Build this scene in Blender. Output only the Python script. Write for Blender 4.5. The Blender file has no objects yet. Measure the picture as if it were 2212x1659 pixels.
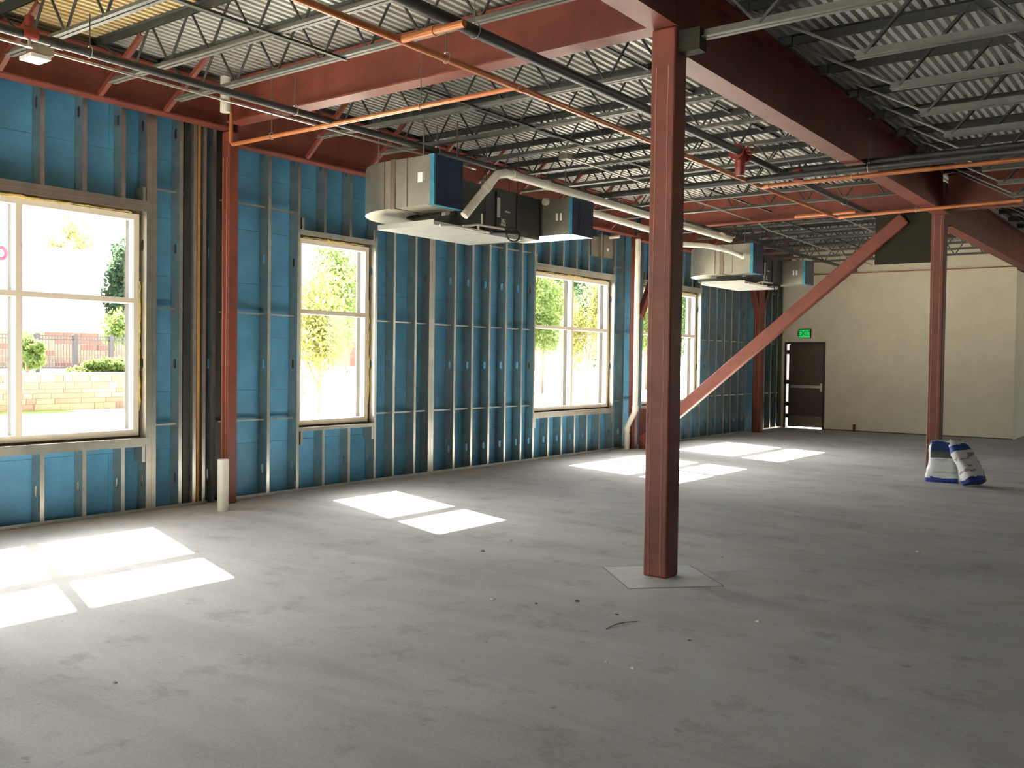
import bpy, math, random
from math import sin, cos, pi, sqrt, radians
from mathutils import Vector, Matrix
random.seed(11)
SC = bpy.context.scene
COL = SC.collection

# ------------------------------------------------------------------ camera
F, YAW, PITCH, ROLL = 2042.95, 0.639897, 0.0249919, 0.0131517
PW, PH, CH = 2212, 1659, 1.60
cy, sy, cp, sp = cos(YAW), sin(YAW), cos(PITCH), sin(PITCH)
FW = Vector((-sy*cp, cy*cp, -sp)); R0 = Vector((cy, sy, 0)); U0 = R0.cross(FW)
RT = cos(ROLL)*R0 + sin(ROLL)*U0; UP = -sin(ROLL)*R0 + cos(ROLL)*U0
cam = bpy.data.cameras.new('camera'); cam.sensor_width = 36.0; cam.lens = F/PW*36.0
cam.clip_start = 0.05; cam.clip_end = 500
co = bpy.data.objects.new('camera', cam); COL.objects.link(co)
m = Matrix((RT, UP, -FW)).transposed().to_4x4(); m.translation = (0, 0, CH)
co.matrix_world = m
SC.camera = co

# ------------------------------------------------------------------ light
SUN_DIR = Vector((1, -0.35, -0.89)).normalized()
SC.view_settings.view_transform = 'Standard'
SC.view_settings.look = 'None'
SC.view_settings.gamma = 1.0
SC.view_settings.use_curve_mapping = False
SC.view_settings.exposure = 1.7
w = bpy.data.worlds.new('sky'); SC.world = w; w.use_nodes = True
nt = w.node_tree; nt.nodes.clear()
sky = nt.nodes.new('ShaderNodeTexSky'); sky.sky_type = 'NISHITA'; sky.sun_disc = False
sky.sun_elevation = math.asin(-SUN_DIR.z); sky.sun_rotation = math.atan2(-SUN_DIR.x, -SUN_DIR.y)
sky.air_density = 1.0; sky.dust_density = 2.5; sky.ozone_density = 0.6
bg = nt.nodes.new('ShaderNodeBackground'); bg.inputs[1].default_value = 0.6
ow = nt.nodes.new('ShaderNodeOutputWorld')
hs = nt.nodes.new('ShaderNodeHueSaturation'); hs.inputs['Saturation'].default_value = 0.38
nt.links.new(sky.outputs[0], hs.inputs['Color']); nt.links.new(hs.outputs[0], bg.inputs[0]); nt.links.new(bg.outputs[0], ow.inputs[0])
sl = bpy.data.lights.new('sun', 'SUN'); sl.energy = 42.0; sl.angle = radians(0.53); sl.color = (1.0, 0.93, 0.82)
so = bpy.data.objects.new('sun', sl); COL.objects.link(so)
so.rotation_euler = SUN_DIR.to_track_quat('-Z', 'Y').to_euler(); so.location = (-30, 10, 30)
SC.cycles.max_bounces = 14; SC.cycles.diffuse_bounces = 8; SC.cycles.glossy_bounces = 4
SC.cycles.transparent_max_bounces = 16; SC.cycles.transmission_bounces = 6
SC.cycles.sample_clamp_indirect = 8.0

# ------------------------------------------------------------------ pixel helpers (direction only; the plane gives the distance)
def ray(x, y): return FW + RT*((x-PW/2)/F) - UP*((y-PH/2)/F)
def gz(x, y, z=0.0): d = ray(x, y); return Vector((0, 0, CH)) + d*((z-CH)/d.z)
def gx(x, y, X): d = ray(x, y); return Vector((0, 0, CH)) + d*(X/d.x)
def gy(x, y, Y): d = ray(x, y); return Vector((0, 0, CH)) + d*(Y/d.y)

# ------------------------------------------------------------------ materials
MATS = {}
def mat(name, col, rough=0.6, metal=0.0, var=0.0, vs=4.0, col2=None, bump=0.0, bs=40.0, stretch=None, spec=0.5, emit=None, es=0.0, trans=0.0, thresh=(0.35, 0.65)):
    if name in MATS: return MATS[name]
    mt = bpy.data.materials.new(name); mt.use_nodes = True
    n = mt.node_tree.nodes; l = mt.node_tree.links
    b = n['Principled BSDF']
    b.inputs['Base Color'].default_value = (*col, 1); b.inputs['Roughness'].default_value = rough
    b.inputs['Metallic'].default_value = metal; b.inputs['Specular IOR Level'].default_value = spec
    if emit: b.inputs['Emission Color'].default_value = (*emit, 1); b.inputs['Emission Strength'].default_value = es
    if trans: b.inputs['Transmission Weight'].default_value = trans
    tc = n.new('ShaderNodeTexCoord'); src = tc.outputs['Object']
    if stretch:
        mp = n.new('ShaderNodeMapping'); mp.inputs['Scale'].default_value = stretch
        l.new(src, mp.inputs[0]); src = mp.outputs[0]
    if var or col2:
        nz = n.new('ShaderNodeTexNoise'); nz.inputs['Scale'].default_value = vs; nz.inputs['Detail'].default_value = 6
        nz.inputs['Roughness'].default_value = 0.65
        l.new(src, nz.inputs['Vector'])
        rp = n.new('ShaderNodeValToRGB'); rp.color_ramp.elements[0].position = thresh[0]; rp.color_ramp.elements[1].position = thresh[1]
        c2 = col2 if col2 else tuple(min(1, c*(1+var)) for c in col)
        c1 = col if col2 else tuple(c*(1-var) for c in col)
        rp.color_ramp.elements[0].color = (*c1, 1); rp.color_ramp.elements[1].color = (*c2, 1)
        l.new(nz.outputs['Fac'], rp.inputs[0]); l.new(rp.outputs[0], b.inputs['Base Color'])
    if bump:
        nb = n.new('ShaderNodeTexNoise'); nb.inputs['Scale'].default_value = bs; nb.inputs['Detail'].default_value = 4
        l.new(src, nb.inputs['Vector'])
        bp = n.new('ShaderNodeBump'); bp.inputs['Strength'].default_value = bump; bp.inputs['Distance'].default_value = 0.01
        l.new(nb.outputs['Fac'], bp.inputs['Height']); l.new(bp.outputs[0], b.inputs['Normal'])
    MATS[name] = mt
    return mt

RED = mat('red_oxide_primer', (0.165, 0.037, 0.021), 0.5, var=0.22, vs=3.0, bump=0.05)
REDD = mat('red_oxide_primer_old', (0.11, 0.026, 0.016), 0.6, var=0.25, vs=5.0)
CHALK = mat('pale_seam', (0.50, 0.27, 0.19), 0.8)
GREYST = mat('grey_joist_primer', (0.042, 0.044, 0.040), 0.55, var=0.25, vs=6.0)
GREYLT = mat('grey_joist_lit', (0.115, 0.11, 0.096), 0.5, var=0.2, vs=6.0)  # lighter grey copy: light from below painted into lower chords and end bars
DECK = mat('galvanised_deck', (0.50, 0.50, 0.46), 0.45, metal=0.3, var=0.12, vs=2.0)
DECKY = mat('mottled_yellow_deck', (0.42, 0.29, 0.10), 0.65, vs=2.6, col2=(0.52, 0.45, 0.27), stretch=(6, 0.5, 1))  # mottled yellow for the near left deck sheets
GALV = mat('galvanised_stud', (0.50, 0.485, 0.43), 0.30, metal=0.9, var=0.12, vs=5.0)
GALVL = mat('galvanised_duct', (0.44, 0.42, 0.345), 0.34, metal=0.85, var=0.12, vs=3.0, bump=0.04, bs=3.0)
GALVP = mat('pan_sheet', (0.50, 0.50, 0.46), 0.4, metal=0.5, var=0.1, vs=3.0)
BLUE = mat('blue_foam_board', (0.085, 0.285, 0.47), 0.5, var=0.12, vs=3.0, bump=0.03, bs=8)
WOOD = mat('orange_wood_strip', (0.42, 0.21, 0.06), 0.6, var=0.3, vs=3.0, stretch=(8, 8, 0.6))
FRAME = mat('tan_window_frame', (0.66, 0.58, 0.47), 0.45)
BRONZE = mat('bronze_window_frame', (0.010, 0.007, 0.009), 0.6, spec=0.2)
FOAM = mat('yellow_spray_foam', (0.46, 0.34, 0.11), 0.9, var=0.35, vs=18, bump=0.6, bs=30)
GAPB = mat('brown_gap_filler', (0.09, 0.06, 0.028), 0.9, var=0.5, vs=14)
EXTW = mat('outer_wall_render', (0.45, 0.40, 0.33), 0.9)
PVC = mat('white_pvc', (0.72, 0.68, 0.57), 0.35, var=0.05, vs=4)
BLACKP = mat('black_steel_pipe', (0.028, 0.027, 0.025), 0.45, var=0.3, vs=6)
COPPER = mat('orange_sprinkler_pipe', (0.44, 0.15, 0.055), 0.3, metal=0.25, var=0.12, vs=5)
COND = mat('steel_conduit', (0.52, 0.48, 0.44), 0.3, metal=0.8)
ROD = mat('threaded_rod', (0.16, 0.155, 0.145), 0.45, metal=0.5)
VALVE = mat('red_valve', (0.22, 0.025, 0.018), 0.35)
CREAM = mat('cream_painted_block', (0.78, 0.70, 0.54), 0.85, var=0.05, vs=2.0, bump=0.15, bs=60)
DOORM = mat('brown_door', (0.085, 0.052, 0.03), 0.5, var=0.1, vs=3)
DOORF = mat('dark_door_frame', (0.022, 0.012, 0.010), 0.5)
STEEL = mat('brushed_steel', (0.48, 0.45, 0.40), 0.35, metal=0.9)
KICK = mat('brown_kick_plate', (0.22, 0.17, 0.12), 0.4, metal=0.6)
PAPER = mat('white_paper', (0.75, 0.74, 0.70), 0.8)
INK = mat('black_ink', (0.01, 0.01, 0.012), 0.7)
FILMD = mat('dark_blue_film', (0.006, 0.035, 0.085), 0.22, var=0.4, vs=9, stretch=(1, 8, 1), bump=0.5, bs=14)
FILML = mat('light_blue_film', (0.045, 0.22, 0.32), 0.25, var=0.25, vs=8)
BLACKU = mat('dark_unit_casing', (0.05, 0.05, 0.045), 0.45, metal=0.3, var=0.2, vs=4)
RUBBER = mat('black_rubber', (0.012, 0.012, 0.012), 0.6)
GUSS = mat('weathered_plate', (0.018, 0.021, 0.015), 0.7, vs=5.0, spec=0.2, col2=(0.035, 0.027, 0.014), bump=0.1)
GREEN = mat('green_exit_face', (0.01, 0.25, 0.05), 0.5, emit=(0.02, 0.9, 0.16), es=0.17)
GREEND = mat('green_exit_letter', (0.0, 0.03, 0.01), 0.5)
GYP = mat('dark_unseen_wall', (0.12, 0.115, 0.11), 0.9)  # unseen walls kept dark to cut bounce onto right-facing steel
JOINT = mat('patch_joint', (0.20, 0.20, 0.19), 0.9)  # grey of the joint line round the floor patch
DEBRIS = mat('concrete_crumb', (0.55, 0.53, 0.50), 0.9, var=0.2)
DARKD = mat('dark_crumb', (0.13, 0.115, 0.10), 0.9)
ROOF = mat('unseen_roof_slab', (0.10, 0.10, 0.10), 0.9)

def glass():
    mt = bpy.data.materials.new('window_glass'); mt.use_nodes = True
    n = mt.node_tree.nodes; l = mt.node_tree.links; n.clear()
    o = n.new('ShaderNodeOutputMaterial'); mx = n.new('ShaderNodeMixShader')
    t = n.new('ShaderNodeBsdfTransparent'); t.inputs[0].default_value = (0.94, 0.96, 0.95, 1)
    g = n.new('ShaderNodeBsdfGlossy'); g.inputs['Roughness'].default_value = 0.02
    mx.inputs[0].default_value = 0.05
    l.new(t.outputs[0], mx.inputs[1]); l.new(g.outputs[0], mx.inputs[2]); l.new(mx.outputs[0], o.inputs[0])
    return mt
GLASS = glass()

def concrete():
    mt = bpy.data.materials.new('concrete_floor'); mt.use_nodes = True
    n = mt.node_tree.nodes; l = mt.node_tree.links; b = n['Principled BSDF']
    b.inputs['Roughness'].default_value = 0.8; b.inputs['Specular IOR Level'].default_value = 0.15
    tc = n.new('ShaderNodeTexCoord')
    def noise(scale, detail=6, rough=0.6, stretch=None, rotz=0, dist=0):
        mp = n.new('ShaderNodeMapping'); mp.inputs['Scale'].default_value = stretch or (1, 1, 1); mp.inputs['Rotation'].default_value = (0, 0, rotz)
        l.new(tc.outputs['Object'], mp.inputs[0])
        z = n.new('ShaderNodeTexNoise'); z.inputs['Scale'].default_value = scale; z.inputs['Detail'].default_value = detail
        z.inputs['Roughness'].default_value = rough; z.inputs['Distortion'].default_value = dist
        l.new(mp.outputs[0], z.inputs['Vector']); return z.outputs['Fac']
    def ramp(src, stops):
        r = n.new('ShaderNodeValToRGB'); e = r.color_ramp.elements
        e[0].position, e[1].position = stops[0][0], stops[-1][0]
        e[0].color = (*stops[0][1], 1); e[1].color = (*stops[-1][1], 1)
        for p, c in stops[1:-1]:
            k = e.new(p); k.color = (*c, 1)
        l.new(src, r.inputs[0]); return r.outputs[0]
    def mul(a, c, f=1.0):
        mx = n.new('ShaderNodeMix'); mx.data_type = 'RGBA'; mx.blend_type = 'MULTIPLY'; mx.inputs['Factor'].default_value = f
        l.new(a, mx.inputs['A']); l.new(c, mx.inputs['B']); return mx.outputs['Result']
    base = ramp(noise(0.55, 8, 0.62, dist=0.4), [(0.30, (0.352, 0.340, 0.328)), (0.5, (0.418, 0.406, 0.397)), (0.7, (0.478, 0.467, 0.462))])
    strk = ramp(noise(0.9, 5, 0.6, (0.35, 1.6, 1), 0.6, 1.2), [(0.36, (0.87, 0.865, 0.855)), (0.55, (1, 1, 1)), (0.75, (1.05, 1.05, 1.05))])
    blot = ramp(noise(2.6, 5, 0.7), [(0.33, (0.80, 0.79, 0.77)), (0.45, (1, 1, 1)), (1.0, (1, 1, 1))])
    grain = ramp(noise(60, 3, 0.7), [(0.3, (0.90, 0.90, 0.90)), (0.7, (1.08, 1.08, 1.08))])
    spots = ramp(noise(9, 3, 0.5), [(0.0, (0.62, 0.60, 0.58)), (0.26, (0.62, 0.60, 0.58)), (0.30, (1, 1, 1)), (1, (1, 1, 1))])
    c = mul(mul(mul(mul(base, strk), blot), grain), spots, 0.7)
    l.new(c, b.inputs['Base Color'])
    bp = n.new('ShaderNodeBump'); bp.inputs['Strength'].default_value = 0.12; bp.inputs['Distance'].default_value = 0.01
    l.new(noise(35, 5, 0.7), bp.inputs['Height']); l.new(bp.outputs[0], b.inputs['Normal'])
    return mt
CONC = concrete()
PATCHM = mat('smooth_concrete_patch', (0.45, 0.45, 0.44), 0.6, var=0.08, vs=5)

# ------------------------------------------------------------------ mesh helpers
class MB:
    def __init__(s): s.v = []; s.f = []
    def add(s, vs, fs):
        o = len(s.v); s.v += [tuple(v) for v in vs]; s.f += [tuple(i+o for i in f) for f in fs]; return s
    def box(s, x0, x1, y0, y1, z0, z1):
        return s.add([(x0,y0,z0),(x1,y0,z0),(x1,y1,z0),(x0,y1,z0),(x0,y0,z1),(x1,y0,z1),(x1,y1,z1),(x0,y1,z1)],
                     [(0,3,2,1),(4,5,6,7),(0,1,5,4),(1,2,6,5),(2,3,7,6),(3,0,4,7)])
    def bar(s, a, b, wd, ht, up=(0,0,1)):
        a, b = Vector(a), Vector(b); d = (b-a).normalized(); u = Vector(up)
        if abs(d.dot(u)) > 0.98: u = Vector((0,1,0))
        sd = d.cross(u).normalized(); u = sd.cross(d).normalized()
        vs = []
        for p in (a, b):
            for i, j in ((-1,-1),(1,-1),(1,1),(-1,1)): vs.append(p + sd*(wd/2*i) + u*(ht/2*j))
        return s.add(vs, [(0,1,2,3),(7,6,5,4),(0,4,5,1),(1,5,6,2),(2,6,7,3),(3,7,4,0)])
    def tube(s, pts, r, seg=10, cap=True):
        pts = [Vector(p) for p in pts]; n = len(pts); rs = r if isinstance(r, (list, tuple)) else [r]*n
        prev = None; vs = []; fs = []
        for i, p in enumerate(pts):
            d = (pts[min(i+1, n-1)]-pts[max(i-1, 0)]).normalized()
            if prev is None:
                u = Vector((0,0,1)) if abs(d.z) < 0.9 else Vector((1,0,0))
            else: u = prev
            u = (u - d*u.dot(d)).normalized(); prev = u; sd = d.cross(u)
            for k in range(seg):
                a = 2*pi*k/seg; vs.append(p + u*(cos(a)*rs[i]) + sd*(sin(a)*rs[i]))
        for i in range(n-1):
            for k in range(seg):
                k2 = (k+1) % seg; fs.append((i*seg+k, i*seg+k2, (i+1)*seg+k2, (i+1)*seg+k))
        if cap: fs.append(tuple(range(seg-1, -1, -1))); fs.append(tuple((n-1)*seg+k for k in range(seg)))
        return s.add(vs, fs)
    def prism(s, poly, z0, z1):   # poly in xy, counter-clockwise
        n = len(poly)
        vs = [(x, y, z0) for x, y in poly] + [(x, y, z1) for x, y in poly]
        return s.add(vs, [tuple(range(n-1, -1, -1)), tuple(range(n, 2*n))] + [(i, (i+1) % n, n+(i+1) % n, n+i) for i in range(n)])
    def extr(s, prof, a, b, up=(0,0,1)):   # closed profile (side, up) swept from a to b
        a, b = Vector(a), Vector(b); d = (b-a).normalized(); u = Vector(up); sd = d.cross(u).normalized(); u = sd.cross(d).normalized()
        n = len(prof); vs = [p + sd*x + u*y for p in (a, b) for x, y in prof]
        return s.add(vs, [tuple(range(n)), tuple(range(2*n-1, n-1, -1))] + [(i, n+i, n+(i+1) % n, (i+1) % n) for i in range(n)])

def smooth_obj(o, ang=40):
    me = o.data
    me.polygons.foreach_set('use_smooth', [True]*len(me.polygons))
    try: me.set_sharp_from_angle(angle=radians(ang))
    except Exception: pass
def wloc(o):
    v = Vector((0,0,0))
    while o: v = v + Vector(o.location); o = o.parent
    return v
def mesh_from(name, vs, fs, material):
    me = bpy.data.meshes.new(name); me.from_pydata([tuple(v) for v in vs], [], fs); me.update()
    me.materials.append(material); return me
def tag(o, label=None, cat=None, group=None, kind=None, category=None):
    cat = cat or category
    if label: o['label'] = label
    if cat: o['category'] = cat
    if group: o['group'] = group
    if kind: o['kind'] = kind
    return o
def obj(name, mb, material, parent=None, smooth=False, loc=None, **kw):
    """world-space builder -> object whose origin is the base centre"""
    xs = [v[0] for v in mb.v]; ys = [v[1] for v in mb.v]; zs = [v[2] for v in mb.v]
    c = Vector(loc) if loc else Vector(((min(xs)+max(xs))/2, (min(ys)+max(ys))/2, min(zs)))
    me = mesh_from(name, [Vector(v)-c for v in mb.v], mb.f, material)
    o = bpy.data.objects.new(name, me); COL.objects.link(o)
    if parent: o.parent = parent; o.location = c - wloc(parent)
    else: o.location = c
    if smooth: smooth_obj(o)
    return tag(o, **kw)
def inst(name, me, loc, parent=None, rot=None, **kw):
    o = bpy.data.objects.new(name, me); COL.objects.link(o)
    if parent: o.parent = parent; o.location = Vector(loc) - wloc(parent)
    else: o.location = loc
    if rot: o.rotation_euler = rot
    return tag(o, **kw)
def empty(name, loc, **kw):
    o = bpy.data.objects.new(name, None); COL.objects.link(o); o.location = loc; o.empty_display_size = 0.2
    return tag(o, **kw)
def bevel(o, wd=0.01, seg=2):
    md = o.modifiers.new('bevel', 'BEVEL'); md.width = wd; md.segments = seg; md.limit_method = 'ANGLE'; return o
def copy_tree(o, parent=None, off=(0,0,0)):
    c = o.copy(); COL.objects.link(c); c.parent = parent
    if parent is None: c.location = Vector(o.location)+Vector(off)
    for ch in list(o.children): copy_tree(ch, c)
    return c
def text_mesh(s, size, material, depth=0.002):
    cu = bpy.data.curves.new('lettering', 'FONT'); cu.body = s; cu.size = size; cu.align_x = 'CENTER'; cu.align_y = 'CENTER'; cu.extrude = depth
    t = bpy.data.objects.new('lettering', cu); COL.objects.link(t)
    dg = bpy.context.evaluated_depsgraph_get()
    me = bpy.data.meshes.new_from_object(t.evaluated_get(dg)); bpy.data.objects.remove(t)
    me.materials.clear(); me.materials.append(material); return me

# ================================================================== THE SETTING
XI, XS, XO = -8.78, -8.932, -9.12       # stud face, foam board face, outer face
YB, YF, XR = -7.0, 23.2, 9.0            # back wall, far wall, right wall
ZD = 4.57                               # underside of the deck at Y = 6.37
def zs(Y): return -0.008*(Y-6.37)

fl = obj('floor', MB().box(XO-0.02, XR+0.2, YB-0.2, 31.0, -0.25, 0.0), CONC, loc=(0, 0, 0))
tag(fl, 'bare grey concrete slab floor with dusty streaks', 'floor', kind='structure')
# square patch around the middle column's foot, set a little proud
pc = [gz(1318, 1226), gz(1335, 1270), gz(1547, 1268), gz(1488, 1226)]
cx, cyy = -3.295, 6.32
def sq(r, a=pi/4): return [(cx + r*cos(a*k*2+0.02), cyy + r*sin(a*k*2+0.02)) for k in range(4)]
obj('patch', MB().prism(sq(0.49), -0.02, 0.003), PATCHM, fl)
jt = MB()
q = sq(0.50)
for k in range(4):
    a, b = q[k], q[(k+1) % 4]; jt.bar((*a, 0.0008), (*b, 0.0008), 0.006, 0.003)
obj('joint', jt, JOINT, fl)

# ---- ceiling deck: ribbed sheets running with the long wall
ceil = empty('ceiling', (0, 8, ZD), kind='structure', label='ribbed metal roof deck over open joists', category='ceiling')
PIT, NR = 0.085, 10
SW = PIT*NR
def deck_mesh(y0, y1, material):
    vs = []; fs = []
    prof = []
    for r in range(NR):
        x = r*PIT; prof += [(x, 0), (x+0.038, 0), (x+0.046, 0.042), (x+0.077, 0.042)]
    prof.append((SW, 0))
    for x, z in prof: vs += [(x, y0, z+zs(y0)), (x, y1, z+zs(y1))]
    for i in range(len(prof)-1): fs.append((2*i, 2*i+1, 2*i+3, 2*i+2))
    return mesh_from('deck_sheet', vs, fs, material)
for (y0, y1, mm) in ((YB, 1.5, DECK), (1.5, 4.93, DECKY), (4.935, 6.36, DECK), (6.365, 15.34, DECK), (15.345, YF+0.1, DECK), (YF+0.105, 30.9, DECK)):
    me = deck_mesh(y0, y1, mm)
    me2 = deck_mesh(y0, y1, DECK) if mm is DECKY else me
    k = 0; x = -8.95
    while x < XR:
        if not (y0 > YF and x < -4.2):
            inst('deck_sheet', me if x < -5.0 else me2, (x, 0, ZD), ceil)
        x += SW; k += 1
rf = MB().box(XO, XR+0.2, YB-0.2, YF+0.2, ZD+0.16, ZD+0.30); rf.box(-3.75, XR+0.2, YF+0.2, 31.0, ZD+0.16, ZD+0.30)
obj('unseen_roof_slab', rf, ROOF, ceil)  # unseen slab over the deck, put in to block light

# ---- left wall
wl = empty('wall_left', (XI, 8, 0), kind='structure', label='long outer wall of metal studs over blue foam board', category='wall')
WIN = [(-5.75, -3.30, True), (-2.0, -0.78, False), (3.06, 5.515, True), (7.565, 8.785, False), (12.40, 14.85, True), (15.98, 18.43, True)]
WZ0, WZ1 = 0.78, 3.06
WALLTOP = 4.62
def cut(y0, y1, z0, z1, holes):
    """rectangle minus window holes -> list of rectangles"""
    out = []; ycur = y0
    for a, b, *_ in holes:
        if b <= y0 or a >= y1: continue
        if a > ycur: out.append((ycur, a, z0, z1))
        if z1 > WZ1 and z0 < WZ1 or z0 >= WZ1: out.append((max(a, ycur), min(b, y1), max(z0, WZ1), z1))
        if z0 < WZ0: out.append((max(a, ycur), min(b, y1), z0, min(z1, WZ0)))
        ycur = min(b, y1)
    if ycur < y1: out.append((ycur, y1, z0, z1))
    return [r for r in out if r[1]-r[0] > 0.005 and r[3]-r[2] > 0.005]
course = 0; z = 0.0
while z < WALLTOP-0.05:
    z1 = min(z+0.61, WALLTOP); y = YB - (course % 2)*1.22
    while y < YF+0.1:
        ya, yb = max(y, YB), min(y+2.44, YF+0.1)
        if yb-ya > 0.01:
            for r in cut(ya, yb, z, z1, WIN):
                obj('foam_board', MB().box(XS-0.035, XS, r[0]+0.0015, r[1]-0.0015, r[2]+0.0015, r[3]-0.0015), BLUE, wl)
        y += 2.44
    z = z1; course += 1
ext = MB()
for r in cut(YB-0.2, YF+0.2, -0.25, WALLTOP+0.25, WIN): ext.box(XO, XS-0.037, *r)
obj('outer_render', ext, EXTW, wl)

_st = {}
def stud_mesh(h, slots, fw=0.041):
    key = (round(h, 3), tuple(slots), fw)
    if key in _st: return _st[key]
    D = 0.15; hw = 0.02; xc = -D/2
    vs = []; fs = []
    def q4(a, b, c, d): o = len(vs); vs.extend([a, b, c, d]); fs.append((o, o+1, o+2, o+3))
    def t3(a, b, c): o = len(vs); vs.extend([a, b, c]); fs.append((o, o+1, o+2))
    q4((-D,0,0), (xc-hw,0,0), (xc-hw,0,h), (-D,0,h)); q4((xc+hw,0,0), (0,0,0), (0,0,h), (xc+hw,0,h))
    zc = 0.0
    for s in slots:
        if s-0.055 < zc or s+0.055 > h: continue
        q4((xc-hw,0,zc), (xc+hw,0,zc), (xc+hw,0,s-0.055), (xc-hw,0,s-0.055))
        c = 0.016
        for sx in (-1, 1):
            for sz in (-1, 1):
                t3((xc+sx*hw,0,s+sz*0.055), (xc+sx*(hw-c),0,s+sz*0.055), (xc+sx*hw,0,s+sz*(0.055-c)))
        zc = s+0.055
    q4((xc-hw,0,zc), (xc+hw,0,zc), (xc+hw,0,h), (xc-hw,0,h))
    # flanges with lips, thin boxes
    def bx(x0, x1, y0, y1):
        o = len(vs); vs.extend([(x0,y0,0),(x1,y0,0),(x1,y1,0),(x0,y1,0),(x0,y0,h),(x1,y0,h),(x1,y1,h),(x0,y1,h)])
        fs.extend([tuple(o+i for i in f) for f in ((0,3,2,1),(4,5,6,7),(0,1,5,4),(1,2,6,5),(2,3,7,6),(3,0,4,7))])
    bx(-0.0018, 0.0, 0, fw); bx(-D, -D+0.0018, 0, fw); bx(-0.014, -0.0018, fw-0.0018, fw); bx(-D+0.0018, -D+0.014, fw-0.0018, fw)
    me = mesh_from('stud', vs, fs, GALV); _st[key] = me; return me
HTOP = 4.50
ALLS = [0.31, 1.52, 2.73, 3.94]
def stud(Y, z0=0.0, z1=HTOP, fw=0.041):
    return inst('stud', stud_mesh(z1-z0, [round(s-z0, 3) for s in ALLS if z0 < s < z1], fw), (XI, Y, z0), wl)
FULL = [-6.6, -6.2, -5.80, -3.27, -2.87, -2.45, -2.04, -0.76, -0.36, 0.05, 0.45, 0.86, 1.27, 1.67, 2.08, 2.49, 2.90, 3.02,
        5.905, 6.195, 6.318, 7.065, 7.50, 8.795, 9.139, 9.556, 10.387, 10.787, 11.194, 11.598, 12.021, 12.36, 14.865, 15.20,
        15.90, 18.45, 18.854, 19.23, 19.66, 20.04, 20.43, 20.90, 22.0, 22.41, 22.81, 23.13]
for Y in FULL: stud(Y)
for Y in (5.525, 9.85): stud(Y, fw=0.062); stud(Y+0.064, fw=0.05)          # doubled studs
for a, b, dbl in WIN:                                                        # short studs over and under each window
    ys = {3.06: [3.62, 4.03, 4.437, 4.847, 5.252], 7.565: [7.911, 8.336], 12.40: [12.787, 13.177, 13.583, 13.975, 14.391],
          15.98: [16.35, 16.76, 17.17, 17.58, 18.0]}.get(a)
    if ys is None:
        ys = []; y = a+0.38
        while y < b-0.15: ys.append(y); y += 0.406
    for y in ys: stud(y, 0.0, WZ0-0.06); stud(y, WZ1+0.05, HTOP)
    # header, sill and cripple lugs
    hh = 0.10 if dbl else 0.055
    mb = MB(); mb.box(XS, XI+0.004, a-0.03, b+0.03, WZ1+0.022, WZ1+hh); mb.box(XI+0.003, XI+0.006, a-0.03, b+0.03, WZ1+0.005, WZ1+hh+0.012)
    obj('window_header', mb, GALV, wl)
    if dbl: obj('header_ridge', MB().box(XI+0.006, XI+0.011, a-0.02, b+0.02, WZ1+0.055, WZ1+0.060), GALV, wl)
    mb = MB(); mb.box(XS, XI+0.004, a-0.03, b+0.03, WZ0-hh, WZ0-0.022); mb.box(XI+0.003, XI+0.006, a-0.03, b+0.03, WZ0-hh-0.01, WZ0-0.03)
    obj('window_sill_track', mb, GALV, wl)
    for yy, s in ((a+0.0, 1), (b-0.035, -1)):
        obj('clip_angle', MB().box(XI-0.14, XI+0.004, yy, yy+0.035, WZ0-hh-0.17, WZ0-hh-0.012), GALV, wl)
        obj('clip_angle', MB().box(XI-0.14, XI+0.004, yy, yy+0.035, WZ1+hh+0.012, WZ1+hh+0.15), GALV, wl)
for y0, y1 in ((YB, 6.25), (6.49, 15.24), (15.46, 21.05), (21.4, YF)):
    mb = MB(); mb.box(XI-0.152, XI+0.001, y0, y1, 0.0, 0.003); mb.box(XI, XI+0.003, y0, y1, 0.0, 0.034)
    obj('bottom_track', mb, GALV, wl)
for zb in (0.885, 2.10, 3.33):                                              # bridging channels through the stud slots
    for y0, y1 in ((YB, 6.27), (6.47, 15.24), (15.46, 23.1)):
        if True:
            segs = []; c0 = y0
            for a, b, _ in WIN:
                if b < y0 or a > y1: continue
                if a-c0 > 0.1: segs.append((c0, a-0.05))
                c0 = b+0.05
            if y1-c0 > 0.1: segs.append((c0, y1))
        for s0, s1 in segs:
            mb = MB(); mb.box(XI-0.098, XI-0.058, s0, s1, zb, zb+0.003); mb.box(XI-0.061, XI-0.058, s0, s1, zb-0.014, zb); mb.box(XI-0.098, XI-0.095, s0, s1, zb-0.014, zb)
            obj('bridging_channel', mb, GALV, wl)
obj('dark_recess_filler', MB().box(XS, XS+0.02, 6.40, 6.74, 0.0, 4.4), DOORF, wl)  # dark board added to blacken the recess beside the wall column
obj('timber_strip', MB().box(XI-0.05, XI-0.006, 6.13, 6.165, 0.02, 4.3), WOOD, wl, label='orange brown timber strip between studs')
obj('stud_pack', MB().box(XI-0.14, XI-0.05, 5.99, 6.07, 0.02, 4.3), BLACKU, wl); stud(6.075, 0.01)
# small galvanised duct through the wall over the third window
mb = MB(); mb.box(XI-0.14, XI-0.055, 14.14, 14.50, 3.46, 3.80); mb.box(XI-0.14, XI-0.03, 14.52, 14.84, 3.46, 3.86)
obj('wall_duct', mb, GALVL, wl, label='small galvanised duct box set between studs')
obj('paper_tag', MB().box(XI-0.03, XI-0.028, 14.62, 14.70, 3.58, 3.63), PAPER, wl)

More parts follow.
